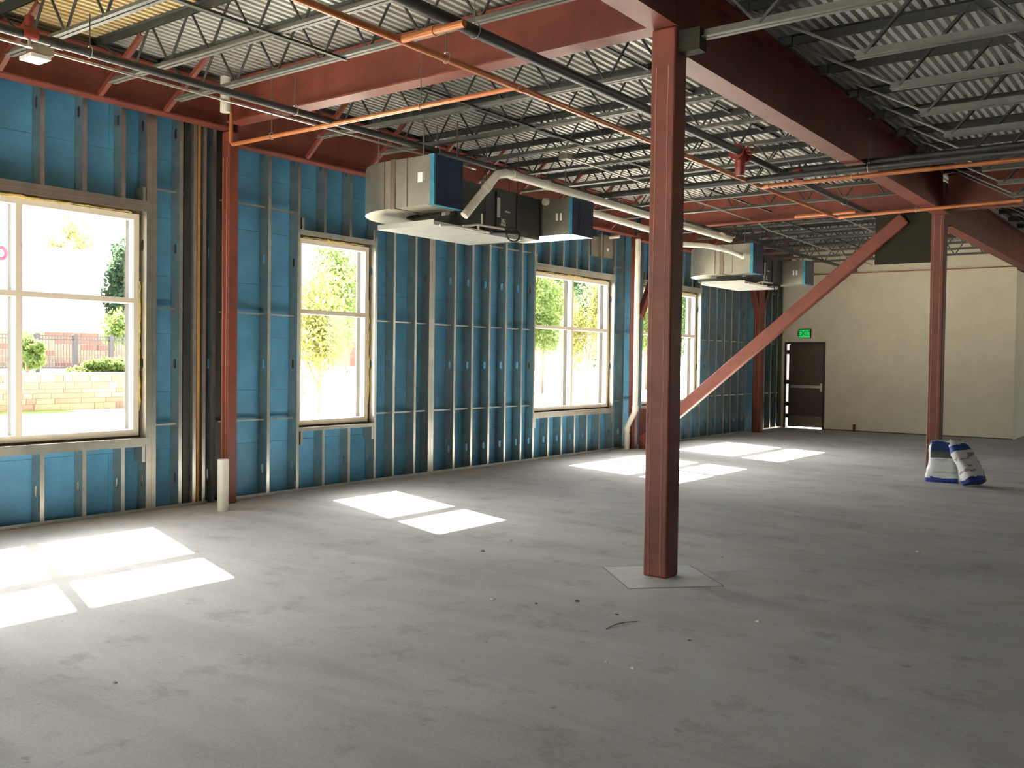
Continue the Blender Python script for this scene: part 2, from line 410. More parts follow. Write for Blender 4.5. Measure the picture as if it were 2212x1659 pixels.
# ---- windows
WLAB = ['double window out of view, farthest behind the photographer', 'single window out of view behind the photographer', 'large four-pane window at the left edge of the view', 'narrow two-pane window between the wall column and the near air unit', 'four-pane window below the wall duct, left of the tall white pipe', 'four-pane window half hidden behind the middle column']
def foam_line(a, b, parent, seed, w0=0.012):
    rnd = random.Random(seed); a, b = Vector(a), Vector(b); n = max(6, int((b-a).length/0.05))
    pts = [a.lerp(b, i/n) + Vector((rnd.uniform(-.004, .006), rnd.uniform(-.006, .006), rnd.uniform(-.006, .006))) for i in range(n+1)]
    rs = [max(0.004, w0*rnd.uniform(0.35, 1.35)) for _ in pts]
    obj('foam_sealant', MB().tube(pts, rs, 6), FOAM, parent, True)
for i, (a, b, dbl) in enumerate(WIN):
    wn = empty('window_%d' % (i+1), (XS, (a+b)/2, WZ0), kind='structure', label=WLAB[i], category='window')
    fwid = 0.062; gap = 0.016
    a2, b2, z0, z1 = a+gap, b-gap, WZ0, WZ1-0.02
    zm = 2.158
    def barset(x0, x1, fw, mm, nm):
        o = []
        obj(nm+'_jamb', MB().box(x0, x1, a2, a2+fw, z0, z1), mm, wn); obj(nm+'_jamb', MB().box(x0, x1, b2-fw, b2, z0, z1), mm, wn)
        obj(nm+'_head', MB().box(x0, x1, a2+fw, b2-fw, z1-fw, z1), mm, wn); obj(nm+'_sill', MB().box(x0, x1, a2+fw, b2-fw, z0, z0+fw), mm, wn)
        cs = [a2+fw]
        if dbl:
            c = (a2+b2)/2; obj(nm+'_mullion', MB().box(x0, x1, c-fw/2, c+fw/2, z0+fw, z1-fw), mm, wn); cs += [c-fw/2, c+fw/2]
        cs.append(b2-fw)
        for k in range(0, len(cs), 2): obj(nm+'_rail', MB().box(x0, x1, cs[k], cs[k+1], zm-0.027, zm+0.027), mm, wn)
        return cs
    cs = barset(-8.955, -8.872, fwid, FRAME, 'frame')
    barset(-9.03, -8.965, fwid-0.006, BRONZE, 'outer_frame')
    for k in range(0, len(cs), 2):
        for za, zb in ((z0+fwid, zm-0.027), (zm+0.027, z1-fwid)):
            obj('pane', MB().box(-8.963, -8.957, cs[k]-0.004, cs[k+1]+0.004, za-0.004, zb+0.004), GLASS, wn)
    # ragged filler in the gap round the frame
    g = MB(); g.box(XS-0.01, -8.89, a-0.012, a+gap, WZ0-0.02, WZ1+0.02); g.box(XS-0.01, -8.89, b-gap, b+0.012, WZ0-0.02, WZ1+0.02)
    g.box(XS-0.01, -8.885, a, b, z1, WZ1+0.022); g.box(XS-0.01, -8.885, a, b, WZ0-0.022, WZ0)
    obj('gap_filler', g, GAPB, wn)
    if a > 0:
        foam_line((-8.875, b-0.008, WZ0+0.25), (-8.875, b-0.008, 2.35), wn, i*7+1)
        foam_line((-8.875, a+0.4*(b-a), WZ1-0.012), (-8.875, a+0.7*(b-a), WZ1-0.012), wn, i*7+2, 0.016)
        foam_line((-8.877, a+0.1, WZ1-0.008), (-8.877, b-0.1, WZ1-0.008), wn, i*7+3, 0.008)

# ---- far wall with exit door, side walls (unseen ones close the room)
wf = empty('wall_far', (-6.3, YF, 0), kind='structure', label='cream painted end wall with an exit door', category='wall')
DX0, DX1, DZ = -8.67, -7.75, 2.10
mb = MB(); FWX0, FWX1 = XS, -3.55
mb.box(FWX0, DX0-0.05, YF, YF+0.2, 0, 4.62); mb.box(DX1+0.05, FWX1, YF, YF+0.2, 0, 4.62); mb.box(DX0-0.05, DX1+0.05, YF, YF+0.2, DZ+0.05, 4.62)
obj('wall_face', mb, CREAM, wf)
obj('dark_base_line', MB().box(DX1+0.06, FWX1, YF-0.006, YF, 0.0, 0.025), DARKD, wf)
for nm, args, lab in (('wall_side', (-3.75, -3.55, YF+0.2, 30.9, 0, 4.62), 'cream wall running back from the corner'),
                      ('wall_end', (-3.75, XR, 30.9, 31.1, 0, 4.8), 'plain cream wall at the end of the side hall')):
    obj(nm, MB().box(*args), CREAM, kind='structure', label=lab, category='wall')
def pierced(name, lab, along, fixed, lo, hi, holes, za, zb):
    mb = MB(); e = empty(name, (fixed, (lo+hi)/2, 0) if along == 'y' else ((lo+hi)/2, fixed, 0), kind='structure', label=lab, category='wall')
    def bx(a, b, z0, z1, t0=0.0, t1=0.2, m=mb): m.box(fixed+t0, fixed+t1, a, b, z0, z1) if along == 'y' else m.box(a, b, fixed+t0, fixed+t1, z0, z1)
    c = lo
    for a, b in holes: bx(c, a, 0, 4.8); bx(a, b, 0, za); bx(a, b, zb, 4.8); c = b
    bx(c, hi, 0, 4.8); obj('wall_face', mb, GYP, e)
    for a, b in holes:
        fm = MB(); n = max(1, round((b-a)/1.2))
        for k in range(n+1): y = a+(b-a-0.06)*k/n; bx(y, y+0.06, za, zb, 0.06, 0.14, fm)
        for z in (za, zb-0.06): bx(a, b, z, z+0.06, 0.06, 0.14, fm)
        obj('window_frame', fm, FRAME, e); gm = MB(); bx(a, b, za, zb, 0.098, 0.104, gm); obj('pane', gm, GLASS, e)
pierced('wall_right', 'dark grey wall out of view on the right with an added window', 'y', XR, YB-0.2, 31.0, [(24.4, 29.2)], 0.5, 3.3)  # unseen wall; its hall window is added to bring in daylight
pierced('wall_back', 'dark grey unseen wall with added windows behind the photographer', 'x', YB-0.2, XO, XR, [(-8.2, -4.6), (-3.6, 0.0)], 0.3, 3.3)  # unseen wall; windows added so daylight reaches the room from behind
dr = empty('door_1', ((DX0+DX1)/2, YF+0.05, 0), kind='structure', label='brown metal exit door with push bar in the cream wall', category='door')
mb = MB(); mb.box(DX0-0.052, DX0, YF-0.02, YF+0.16, 0, DZ+0.052); mb.box(DX1, DX1+0.052, YF-0.02, YF+0.16, 0, DZ+0.052); mb.box(DX0, DX1, YF-0.02, YF+0.16, DZ, DZ+0.052)
mb.box(DX0+0.05, DX1, YF+0.097, YF+0.13, DZ-0.04, DZ); mb.box(DX1-0.03, DX1, YF+0.097, YF+0.13, 0.05, DZ)
obj('door_frame', mb, DOORF, dr)
leaf = obj('door_leaf', MB().box(DX0+0.04, DX1-0.006, YF+0.05, YF+0.095, 0.035, DZ-0.006), DOORM, dr)
obj('kick_plate', MB().box(DX0+0.07, DX1-0.03, YF+0.045, YF+0.05, 0.05, 0.31), KICK, leaf)
pb = obj('push_bar', MB().box(DX0+0.10, DX1-0.03, YF+0.0, YF+0.022, 1.01, 1.05), STEEL, leaf)
obj('bar_case', MB().box(DX1-0.06, DX1-0.02, YF-0.005, YF+0.05, 0.93, 1.13), STEEL, leaf)
obj('bar_rail', MB().box(DX0+0.10, DX1-0.06, YF+0.03, YF+0.05, 1.055, 1.075), STEEL, leaf)
for zz in (0.25, 0.55, 1.1, 1.85): obj('hinge', MB().box(DX0, DX0+0.045, YF+0.05, YF+0.09, zz, zz+0.10), DOORF, dr)

# ================================================================== STEEL FRAME
ORD = ['first', 'second', 'third', 'fourth', 'fifth', 'sixth', 'seventh', 'eighth', 'ninth', 'tenth', 'eleventh', 'twelfth', 'thirteenth']
ORD2 = ['fourteenth', 'fifteenth', 'sixteenth', 'seventeenth', 'eighteenth', 'nineteenth', 'twentieth', 'twenty-first', 'twenty-second', 'twenty-third', 'twenty-fourth', 'twenty-fifth']
def column(X, Y, top, label, s=0.195, seams=True, base=True):
    e = empty('steel_column', (X, Y, 0), label=label, category='column', group='red steel columns')
    o = obj('shaft', MB().box(X-s/2, X+s/2, Y-s/2, Y+s/2, 0, top), RED, e); bevel(o, 0.018, 3)
    if seams:
        for dx in (-0.28*s, 0.23*s):
            rnd = random.Random(int(X*100+Y*10+dx*1000)); n = 24
            pts = [(X+dx+rnd.uniform(-.004, .004), Y-s/2-0.0005, 0.02+(top-0.3)*k/n) for k in range(n+1)]
            obj('seam_line', MB().tube(pts, 0.0028, 4), CHALK, e)
    return e
column(-3.31, 6.345, 4.05, 'red steel box column standing in the middle of the floor')
column(-8.635, 6.43, 4.03, 'red steel column at the stud wall beside the first cross beam', s=0.13)
column(-8.63, 15.35, 3.98, 'red steel column at the stud wall behind the tall white pipe', s=0.13)
column(-3.41, 15.35, 4.36, 'red steel column with two paper sacks at its foot')
column(-8.60, 21.2, 3.8, 'red steel column near the far end of the stud wall')
obj('stabiliser_plate', MB().box(-3.21, -3.04, 6.29, 6.40, 3.86, 4.02), GUSS, label='dark steel plate bracket high on the middle column', category='bracket')

def wbeam(name, a, b, z0, z1, bf, label, m=RED, tf=0.016, tw=0.012, slope=True):
    a, b = Vector((*a, 0)), Vector((*b, 0))
    e = empty(name, ((a.x+b.x)/2, (a.y+b.y)/2, z0), label=label, category='beam', group='red steel beams')
    h = z1-z0; c = Vector((0, 0, 1))
    obj('lower_flange', MB().bar(a+c*(z0+tf/2), b+c*(z0+tf/2), bf, tf), m, e)
    obj('upper_flange', MB().bar(a+c*(z1-tf/2), b+c*(z1-tf/2), bf, tf), m, e)
    obj('web', MB().bar(a+c*((z0+z1)/2), b+c*((z0+z1)/2), tw, h-2*tf), m, e)
    return e
wbeam('edge_beam', (-8.6, YB), (-8.6, 6.365), 4.035, 4.50, 0.16, 'red edge beam over the big left window')
wbeam('edge_beam', (-8.6, 6.497), (-8.6, 15.25), 3.885, 4.50, 0.16, 'red edge beam over the single narrow window')
wbeam('edge_beam', (-8.6, 15.45), (-8.6, 21.1), 3.84, 4.44, 0.16, 'red edge beam above the fourth window')
wbeam('edge_beam', (-8.6, 21.3), (-8.6, YF), 3.80, 4.40, 0.16, 'short red edge beam meeting the cream wall')
wbeam('cross_beam', (-8.5, 6.37), (-3.42, 6.37), 4.085, 4.53, 0.19, 'red cross beam from the wall column to the middle column')
wbeam('cross_beam', (-8.5, 15.35), (-3.52, 15.35), 3.99, 4.47, 0.17, 'red cross beam above the diagonal brace')
wbeam('cross_beam', (-3.30, 15.35), (XR, 15.35), 3.93, 4.47, 0.17, 'dark red cross beam right of the column with the sacks')
wbeam('girder', (-3.31, YB), (-3.31, 6.44), 4.05, 4.49, 0.21, 'red girder running overhead up to the middle column')
wbeam('girder', (-3.31, 6.445), (-3.36, 15.25), 3.865, 4.49, 0.21, 'long red girder between the middle column and the column with sacks')
wbeam('girder', (-3.36, 15.45), (-3.36, 30.8), 3.71, 4.36, 0.20, 'red girder continuing past the column with sacks')

# diagonal brace in the far frame, with its plates
br = empty('diagonal_brace', (-6.2, 15.33, 0), label='long red diagonal brace rising to the column with sacks', category='brace')
A, B = Vector((-8.40, 15.33, 0.13)), Vector((-3.90, 15.33, 3.865))
o = obj('brace_tube', MB().bar(A, B, 0.15, 0.205, up=(0, 0, 1)), RED, br); bevel(o, 0.02, 3)
obj('upper_gusset', MB().box(-4.35, -3.509, 15.345, 15.365, 3.175, 3.985), GUSS, br, label='dark weathered steel gusset plate')
mb = MB(); pts = [(-8.5, 0.0), (-7.95, 0.0), (-7.75, 0.45), (-8.2, 0.75), (-8.5, 0.75)]
mb.add([(x, 15.345, z) for x, z in pts]+[(x, 15.365, z) for x, z in pts], [(4,3,2,1,0), (5,6,7,8,9)]+[(i, (i+1) % 5, 5+(i+1) % 5, 5+i) for i in range(5)])
obj('lower_gusset', mb, REDD, br)
for Y2, lab in ((20.45, 'red knee brace before the far wall column'), (21.95, 'red knee brace after the far wall column')):
    obj('knee_brace', MB().bar((-8.6, 21.2+(-0.1 if Y2 < 21 else 0.1), 2.75), (-8.6, Y2, 3.80), 0.10, 0.12), RED, label=lab, category='brace', group='knee braces')
obj('knee_brace', MB().bar((-8.58, 15.47, 2.45), (-8.58, 16.35, 3.82), 0.10, 0.13), RED, label='red knee brace behind the tall white pipe', category='brace', group='knee braces')

def seen(p, mg=60):
    d = Vector(p)-Vector((0, 0, CH)); zc = d.dot(FW)
    if zc < 0.3: return False
    x = PW/2+F*d.dot(RT)/zc; y = PH/2-F*d.dot(UP)/zc
    return -mg < x < PW+mg and -mg < y < PH+mg
_bar = {}
def bar_mesh(dx, dz, r, material):
    k = (round(dx, 3), round(dz, 3), r)
    if k not in _bar:
        mb = MB().tube([(-dx/2, 0, -dz/2), (dx/2, 0, dz/2)], r, 6); _bar[k] = mesh_from('web_bar', mb.v, mb.f, material)
    return _bar[k]
def joist(Y, x0, x1, zt, zb, e0, e1, panel, label, r=0.0115, wide=0.05, ch=0.045, group='open web roof joists'):
    zt += zs(Y); zb += zs(Y)
    e = empty('roof_joist', ((x0+x1)/2, Y, zb), label=label, category='joist', group=group)
    mb = MB()
    for s in (-1, 1): mb.box(x0, x1, Y+s*0.008 if s > 0 else Y-wide, Y+wide if s > 0 else Y-0.008, zt-0.006, zt); mb.box(x0, x1, Y+s*0.008 if s > 0 else Y-0.014, Y+0.014 if s > 0 else Y-0.008, zt-ch-0.02, zt-0.006)
    mb.box(x0, x0+0.12, Y-0.04, Y+0.04, zt-0.075, zt); mb.box(x1-0.12, x1, Y-0.04, Y+0.04, zt-0.075, zt)
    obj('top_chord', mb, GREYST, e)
    mb = MB(); b0, b1 = x0+e0, x1-e1
    for s in (-1, 1):
        mb.box(b0, b1, Y+0.008 if s > 0 else Y-wide*0.85, Y+wide*0.85 if s > 0 else Y-0.008, zb, zb+0.006)
        mb.box(b0, b1, Y+0.008 if s > 0 else Y-0.014, Y+0.014 if s > 0 else Y-0.008, zb+0.006, zb+ch)
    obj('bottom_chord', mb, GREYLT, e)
    n = max(2, round((x1-x0-1.1)/panel)); nb0 = x0+0.62; pw = (x1-0.62-nb0)/n
    dz = zt-zb-0.05; zm = (zt+zb)/2; rest = MB()
    segs = [((x0+0.13, zt-0.04), (nb0, zb+0.03)), ((x1-0.13, zt-0.04), (x1-0.62, zb+0.03))] if e0 < 0.6 else [((x0+0.10, zt-0.06), (b0+0.05, zb+0.03)), ((x1-0.10, zt-0.06), (b1-0.05, zb+0.03))]
    for (xa, za), (xb, zb_) in segs:
        obj('end_bar', MB().tube([(xa, Y, za), (xb, Y, zb_)], 0.012, 6), GREYLT if e0 > 0.6 else GREYST, e)
    if e0 > 0.6: nb0 = b0+0.05; pw = (b1-0.05-nb0)/n
    for k in range(n):
        for h in (0, 1):
            xm = nb0+pw*(k+0.25+0.5*h); dx = pw/2*0.94; sgn = 1 if h == 0 else -1
            if seen((xm, Y, zm)): inst('web_bar', bar_mesh(dx, dz*sgn, r, GREYST), (xm, Y, zm), e)
            else: rest.tube([(xm-dx/2, Y, zm-dz/2*sgn), (xm+dx/2, Y, zm+dz/2*sgn)], r, 4)
    if rest.v: obj('web_bars', rest, GREYST, e, kind='stuff')
    return e
JZT, JZB = ZD, 4.125
near = [5.58, 4.88, 3.95, 3.0, 2.05, 1.1, 0.1, -0.9, -1.9, -2.9, -3.9, -4.9, -5.9]
for k, Y in enumerate(near):
    joist(Y, -8.62, -3.30, JZT, JZB, 0.28, 0.30, 0.62, '%s grey roof joist in front of the first red cross beam, left of the girder' % ORD[k])
mid = [7.42+0.98*k for k in range(8)]
for k, Y in enumerate(mid):
    joist(Y, -8.62, -3.30, JZT, JZB, 0.28, 0.30, 0.62, '%s grey roof joist beyond the first red cross beam, left of the girder' % ORD[k])
far = [16.3+0.98*k for k in range(7)]
for k, Y in enumerate(far):
    joist(Y, -8.62, -3.42, JZT, JZB, 0.28, 0.30, 0.62, '%s grey roof joist beyond the far red cross beam, left of the girder' % ORD[k])
rj = [6.37] + mid + [14.9] + far + [23.4, 24.6, 25.8, 27.0, 28.2, 29.4]
for k, Y in enumerate(rj):
    lab = ('%s grey roof joist right of the girder, counted from the middle column' % (ORD[k] if k < 13 else ORD2[k-13]))
    joist(Y, -3.26, XR, JZT, 3.955, (0.18 if k == 0 else 0.98), 0.98, 1.25, lab, r=0.02, wide=0.06, ch=0.06, group='deeper roof joists right of the girder')
for k, Y in enumerate([5.3, 4.2, 3.1, 2.0, 0.9, -0.2, -1.3, -2.4, -3.5, -4.6, -5.7]):
    joist(Y, -3.26, XR, JZT, 3.955, 0.98, 0.98, 1.25, '%s grey roof joist right of the girder, nearer than the middle column' % ORD[k], r=0.02, wide=0.06, ch=0.06, group='deeper roof joists right of the girder')
# kickers from the edge beam up to every joist
for lst, what in ((near[:6], 'nearer than the first cross beam'), (mid, 'beyond the first cross beam'), (far, 'beyond the far cross beam')):
    for k, Y in enumerate(lst):
        obj('kicker_brace', MB().bar((-8.53, Y-0.02, 4.06 if Y < 6.4 else 3.92), (-7.86, Y, 4.50), 0.045, 0.012, up=(0, 1, 0)).bar((-8.53, Y, 4.05 if Y < 6.4 else 3.91), (-7.86, Y+0.02, 4.49), 0.012, 0.045, up=(0, 1, 0)), RED,
            label='%s red angle kicker on the edge beam, %s' % (ORD[k], what), category='brace', group='kickers on the edge beam')
for X, zz, y0, y1, lab in ((-5.97, 4.118, -6, 5.62, 'thin grey bridging angle under the near joists'), (-6.95, 4.52, -6, 6.2, 'thin grey bridging angle high between the near joists'),
                       (-5.97, 4.105, 6.6, 15.2, 'thin grey bridging angle under the middle joists'), (-6.95, 4.50, 6.6, 15.2, 'thin grey bridging angle high between the middle joists'),
                       (-4.60, 4.50, 6.6, 15.2, 'thin grey bridging angle beside the girder'), (-5.97, 4.02, 15.5, 22.5, 'thin grey bridging angle under the far joists'), (0.2, 3.94, -6, 15.2, 'thin grey bridging angle right of the girder')):
    obj('bridging_angle', MB().box(X-0.016, X+0.016, y0, y1, zz-0.004, zz).box(X-0.016, X-0.012, y0, y1, zz, zz+0.028), GREYST, label=lab, category='bridging', group='joist bridging')

# ================================================================== PIPES
def hanger(parent, p, top, r, ax):
    x, y, z = p; n = 12
    pts = []
    for k in range(n+1):
        a = 2*pi*k/n
        pts.append((x + (cos(a)*(r+.008) if ax == 'y' else 0), y + (cos(a)*(r+.008) if ax == 'x' else 0), z + sin(a)*(r+.014)+0.006))
    obj('hanger_ring', MB().tube(pts, 0.004, 5), COND, parent); obj('hanger_rod', MB().tube([(x, y, z+r+0.01), (x, y, top)], 0.005, 6), ROD, parent)
def pipe(name, pts, r, material, label, cat='pipe', hang=(), coup=(), seg=12, group=None):
    pts = [Vector(p) for p in pts]; c = (pts[0]+pts[-1])/2
    e = empty(name, (c.x, c.y, min(p.z for p in pts)), label=label, category=cat)
    if group: e['group'] = group
    obj('pipe_run', MB().tube(pts, r, seg), material, e, True)
    for t, top in hang:
        p = pts[0].lerp(pts[-1], t); ax = 'y' if abs(pts[-1].y-pts[0].y) > abs(pts[-1].x-pts[0].x) else 'x'; hanger(e, p, top, r, ax)
    for t in coup:
        p = pts[0].lerp(pts[-1], t); d = (pts[-1]-pts[0]).normalized()
        obj('coupling', MB().tube([p-d*0.045, p+d*0.045], r*1.22, seg), material, e, True)
    return e
def hy(y0, y1, step, top): return [((y-y0)/(y1-y0), top) for y in [y0+step*(k+0.5) for k in range(int((y1-y0)/step))]]
pipe('sprinkler_main', [(-6.72, -5, 3.85), (-6.80, 22.5, 3.80)], 0.033, BLACKP, 'black steel pipe running along above the stud wall windows', hang=hy(-5, 22.5, 1.95, 4.12), coup=(0.31, 0.5, 0.7))
p_ = gz(73, 68, 3.85)
st_ = empty('sprinkler_tee', (-6.74, p_.y, 3.80), label='red fitting on the black pipe at the top left', category='fitting')
obj('body', MB().tube([(-6.74, p_.y-0.05, 3.85), (-6.74, p_.y+0.05, 3.85)], 0.047, 12), VALVE, st_, True)
obj('outlet', MB().tube([(-6.74, p_.y, 3.85), (-6.74, p_.y, 3.97)], 0.03, 10), VALVE, st_, True)
obj('sprinkler_head', MB().tube([(-6.74, p_.y, 3.81), (-6.74, p_.y, 3.76), (-6.74, p_.y, 3.75)], [0.012, 0.010, 0.022], 8), COND, st_, True)
pipe('conduit', [(-7.66, -5, 4.075), (-7.70, 9.5, 4.05)], 0.013, COND, 'thin shiny conduit under the joist ends by the stud wall', cat='conduit', seg=8)
jb = obj('junction_box', MB().box(-7.83, -7.65, 3.84, 3.98, 4.02, 4.10), GALVL, label='small grey junction box on the thin conduit', category='junction box')
obj('box_cover', MB().box(-7.86, -7.66, 3.80, 3.96, 3.985, 4.015), PAPER, jb)
cb_ = gz(1226, 339, 4.05); ce_ = gz(1640, 482, 4.03)
pipe('conduit', [cb_, ce_, ce_+Vector((-0.02, 0.35, -0.06)), (ce_.x-0.05, 22.6, 3.92)], 0.012, COND, 'thin conduit crossing under the far red cross beam', cat='conduit', seg=8)
pipe('conduit', [(-4.95, 15.6, 3.98), (-5.0, 22.8, 3.96)], 0.010, COND, 'thin conduit beyond the far red cross beam', cat='conduit', seg=8)
obj('junction_box', MB().box(cb_.x-0.09, cb_.x+0.03, cb_.y-0.06, cb_.y+0.06, 4.02, 4.09), GALVL, label='grey junction box where the far conduit starts', category='junction box')
pipe('sprinkler_pipe', [(-4.55, -5, 3.80), (-4.60, 14.4, 3.80)], 0.026, COPPER, 'long orange sprinkler pipe passing behind the middle column', hang=hy(-5, 14.4, 2.94, 4.1), coup=(0.43, 0.577))
pipe('sprinkler_main', [(-4.24, -5, 3.90), (-4.22, 9.75, 3.90)], 0.043, BLACKP, 'thick black steel pipe beside the long orange pipe', hang=hy(-5, 9.7, 2.9, 4.12))
pipe('sprinkler_branch', [(-8.27, 6.165, 4.30), (-8.27, 6.165, 3.83), (-8.24, 6.165, 3.80), (-4.56, 6.165, 3.80)], 0.021, COPPER, 'orange sprinkler branch beside the first red cross beam')
for X, top in ((-7.62, 4.5), (-5.62, 4.5)):
    x = X; e = [o for o in COL.objects if o.name.startswith('sprinkler_branch')][-1]
    hanger(e, (x, 6.165, 3.80), top, 0.021, 'x')
a, b = gz(917, 80, 3.80), gz(1018, 57, 3.80)
pipe('sprinkler_branch', [(-4.55, a.y-0.05, 3.80), (b.x, a.y-0.05, 3.80)], 0.026, COPPER, 'short orange sprinkler stub hanging beside the first red cross beam', coup=(0.45,))
pipe('sprinkler_branch', [(-4.57, 11.30, 3.80), (4.5, 11.26, 3.80)], 0.026, COPPER, 'orange sprinkler branch crossing under the long girder', hang=[(0.12, 4.0), (0.45, 4.0)], coup=(0.004,))
pipe('sprinkler_branch', [(-4.58, 14.25, 3.80), (-2.1, 14.05, 3.80)], 0.026, COPPER, 'orange sprinkler branch just before the column with sacks', hang=[(0.45, 4.0)], coup=(0.02, 0.98))
pipe('sprinkler_branch', [(-5.15, 14.0, 3.82), (-4.25, 13.98, 3.82)], 0.026, COPPER, 'short orange pipe piece before the far red cross beam', hang=[(0.5, 4.0)])
pipe('sprinkler_main', [(-7.10, 10.82, 3.80), (6.0, 10.96, 3.80)], 0.043, BLACKP, 'black steel pipe crossing the room under the long girder', hang=[(0.3, 4.1), (0.5, 4.0)], coup=(0.27, 0.02))
pipe('sprinkler_main', [(-4.24, 11.12, 3.92), (6.0, 11.15, 3.92)], 0.036, BLACKP, 'second black steel pipe just above the crossing pipe', hang=[(0.4, 4.1)])
pipe('sprinkler_main', [(-4.22, 9.96, 3.89), (-4.24, 14.9, 3.88)], 0.038, BLACKP, 'black steel pipe running on from the red valve', hang=[(0.7, 4.1)])
pipe('wall_pipe', [(-8.3, YF-0.06, 3.80), (-3.55, YF-0.06, 3.79)], 0.011, COPPER, 'thin orange pipe along the top of the cream wall', seg=8)
# red valve on the black pipe
v = empty('sprinkler_valve', (-4.25, 9.85, 3.74), label='dark red sprinkler control valve on the black pipe', category='valve')
obj('body', MB().tube([(-4.25, 9.85, 3.98), (-4.25, 9.85, 3.92), (-4.25, 9.85, 3.86), (-4.25, 9.85, 3.74)], [0.05, 0.075, 0.06, 0.055], 12), VALVE, v, True)
obj('flange', MB().tube([(-4.25, 9.72, 3.90), (-4.25, 9.76, 3.90)], 0.085, 14), VALVE, v, True)
obj('flange', MB().tube([(-4.25, 9.94, 3.90), (-4.25, 9.98, 3.90)], 0.085, 14), VALVE, v, True)
obj('lower_body', MB().tube([(-4.25, 9.85, 3.74), (-4.25, 9.85, 3.66)], [0.062, 0.045], 12), VALVE, v, True)
obj('handwheel', MB().tube([(-4.13+0.05*cos(k*pi/6), 9.85+0.0, 3.93+0.05*sin(k*pi/6)) for k in range(13)], 0.008, 6), VALVE, v)
obj('side_port', MB().tube([(-4.25, 9.85, 3.93), (-4.13, 9.85, 3.93)], 0.02, 8), VALVE, v)
obj('pipe_coupling', MB().tube([(-3.98, 10.9, 3.74), (-3.98, 10.9, 3.87)], 0.06, 12), VALVE, None, True, label='small red coupling on the crossing black pipe', category='coupling')

# white plastic pipes
pipe('floor_stub', [(-8.24, 6.07, 0), (-8.24, 6.07, 0.535)], 0.058, PVC, 'white plastic pipe stub standing on the floor by the wall column', seg=20)
pipe('roof_stub', [(-8.24, 6.07, 4.11), (-8.24, 6.07, 4.47)], 0.05, PVC, 'white plastic pipe stub hanging from the deck by the wall column', seg=20)
dp = pipe('drain_pipe', [(-8.62, 15.12, 0), (-8.62, 15.12, 0.36), (-8.61, 15.12, 0.42), (-8.47, 15.12, 0.68), (-8.455, 15.12, 0.75), (-8.455, 15.12, 3.82)], 0.05, PVC, 'tall white plastic drain pipe with a kink near the floor', seg=16)
for z0, z1, X in ((0.33, 0.41, -8.62), (0.70, 0.80, -8.455)): obj('pipe_socket', MB().tube([(X, 15.12, z0), (X, 15.12, z1)], 0.06, 16), PVC, dp, True)
p0, p1, p2 = Vector((-6.62, 7.98, 3.17)), Vector((-6.47, 8.36, 3.66)), Vector((-6.46, 8.50, 3.70))
vp = pipe('vent_pipe', [p0, p0.lerp(p1, .9), p1, p2, Vector((-6.46, 8.75, 3.70)), Vector((-6.62, 15.0, 3.68))], 0.048, PVC, 'white plastic pipe rising from the near air unit and running along', seg=14)
for t in (0.62, 0.70): p = p0.lerp(p1, t); obj('pipe_socket', MB().tube([p, p+(p1-p0).normalized()*0.035], 0.056, 14), PVC, vp, True)
for Y in (8.62, 9.3, 14.6): obj('pipe_socket', MB().tube([(-6.46-(Y-8.6)*0.025, Y, 3.70), (-6.46-(Y-8.6)*0.025, Y+0.09, 3.70)], 0.056, 14), PVC, vp, True)
pipe('vent_pipe', [(-6.9, 9.9, 3.62), (-6.82, 10.2, 3.63), (-6.95, 13.1, 3.60), (-6.98, 13.5, 3.56)], 0.045, PVC, 'lower white plastic pipe ending behind the middle column', seg=14)
pipe('vent_pipe', [(-7.3, 13.6, 3.52), (-6.85, 14.6, 3.55), (-6.72, 15.2, 3.52), (-6.7, 16.1, 3.45)], 0.042, PVC, 'short white plastic pipe leading into the far air unit', seg=14)
pipe('wall_outlet_pipe', [(-8.75, 14.62, 3.82), (-8.55, 14.62, 3.82)], 0.03, PVC, 'short white pipe end poking through by the wall duct')

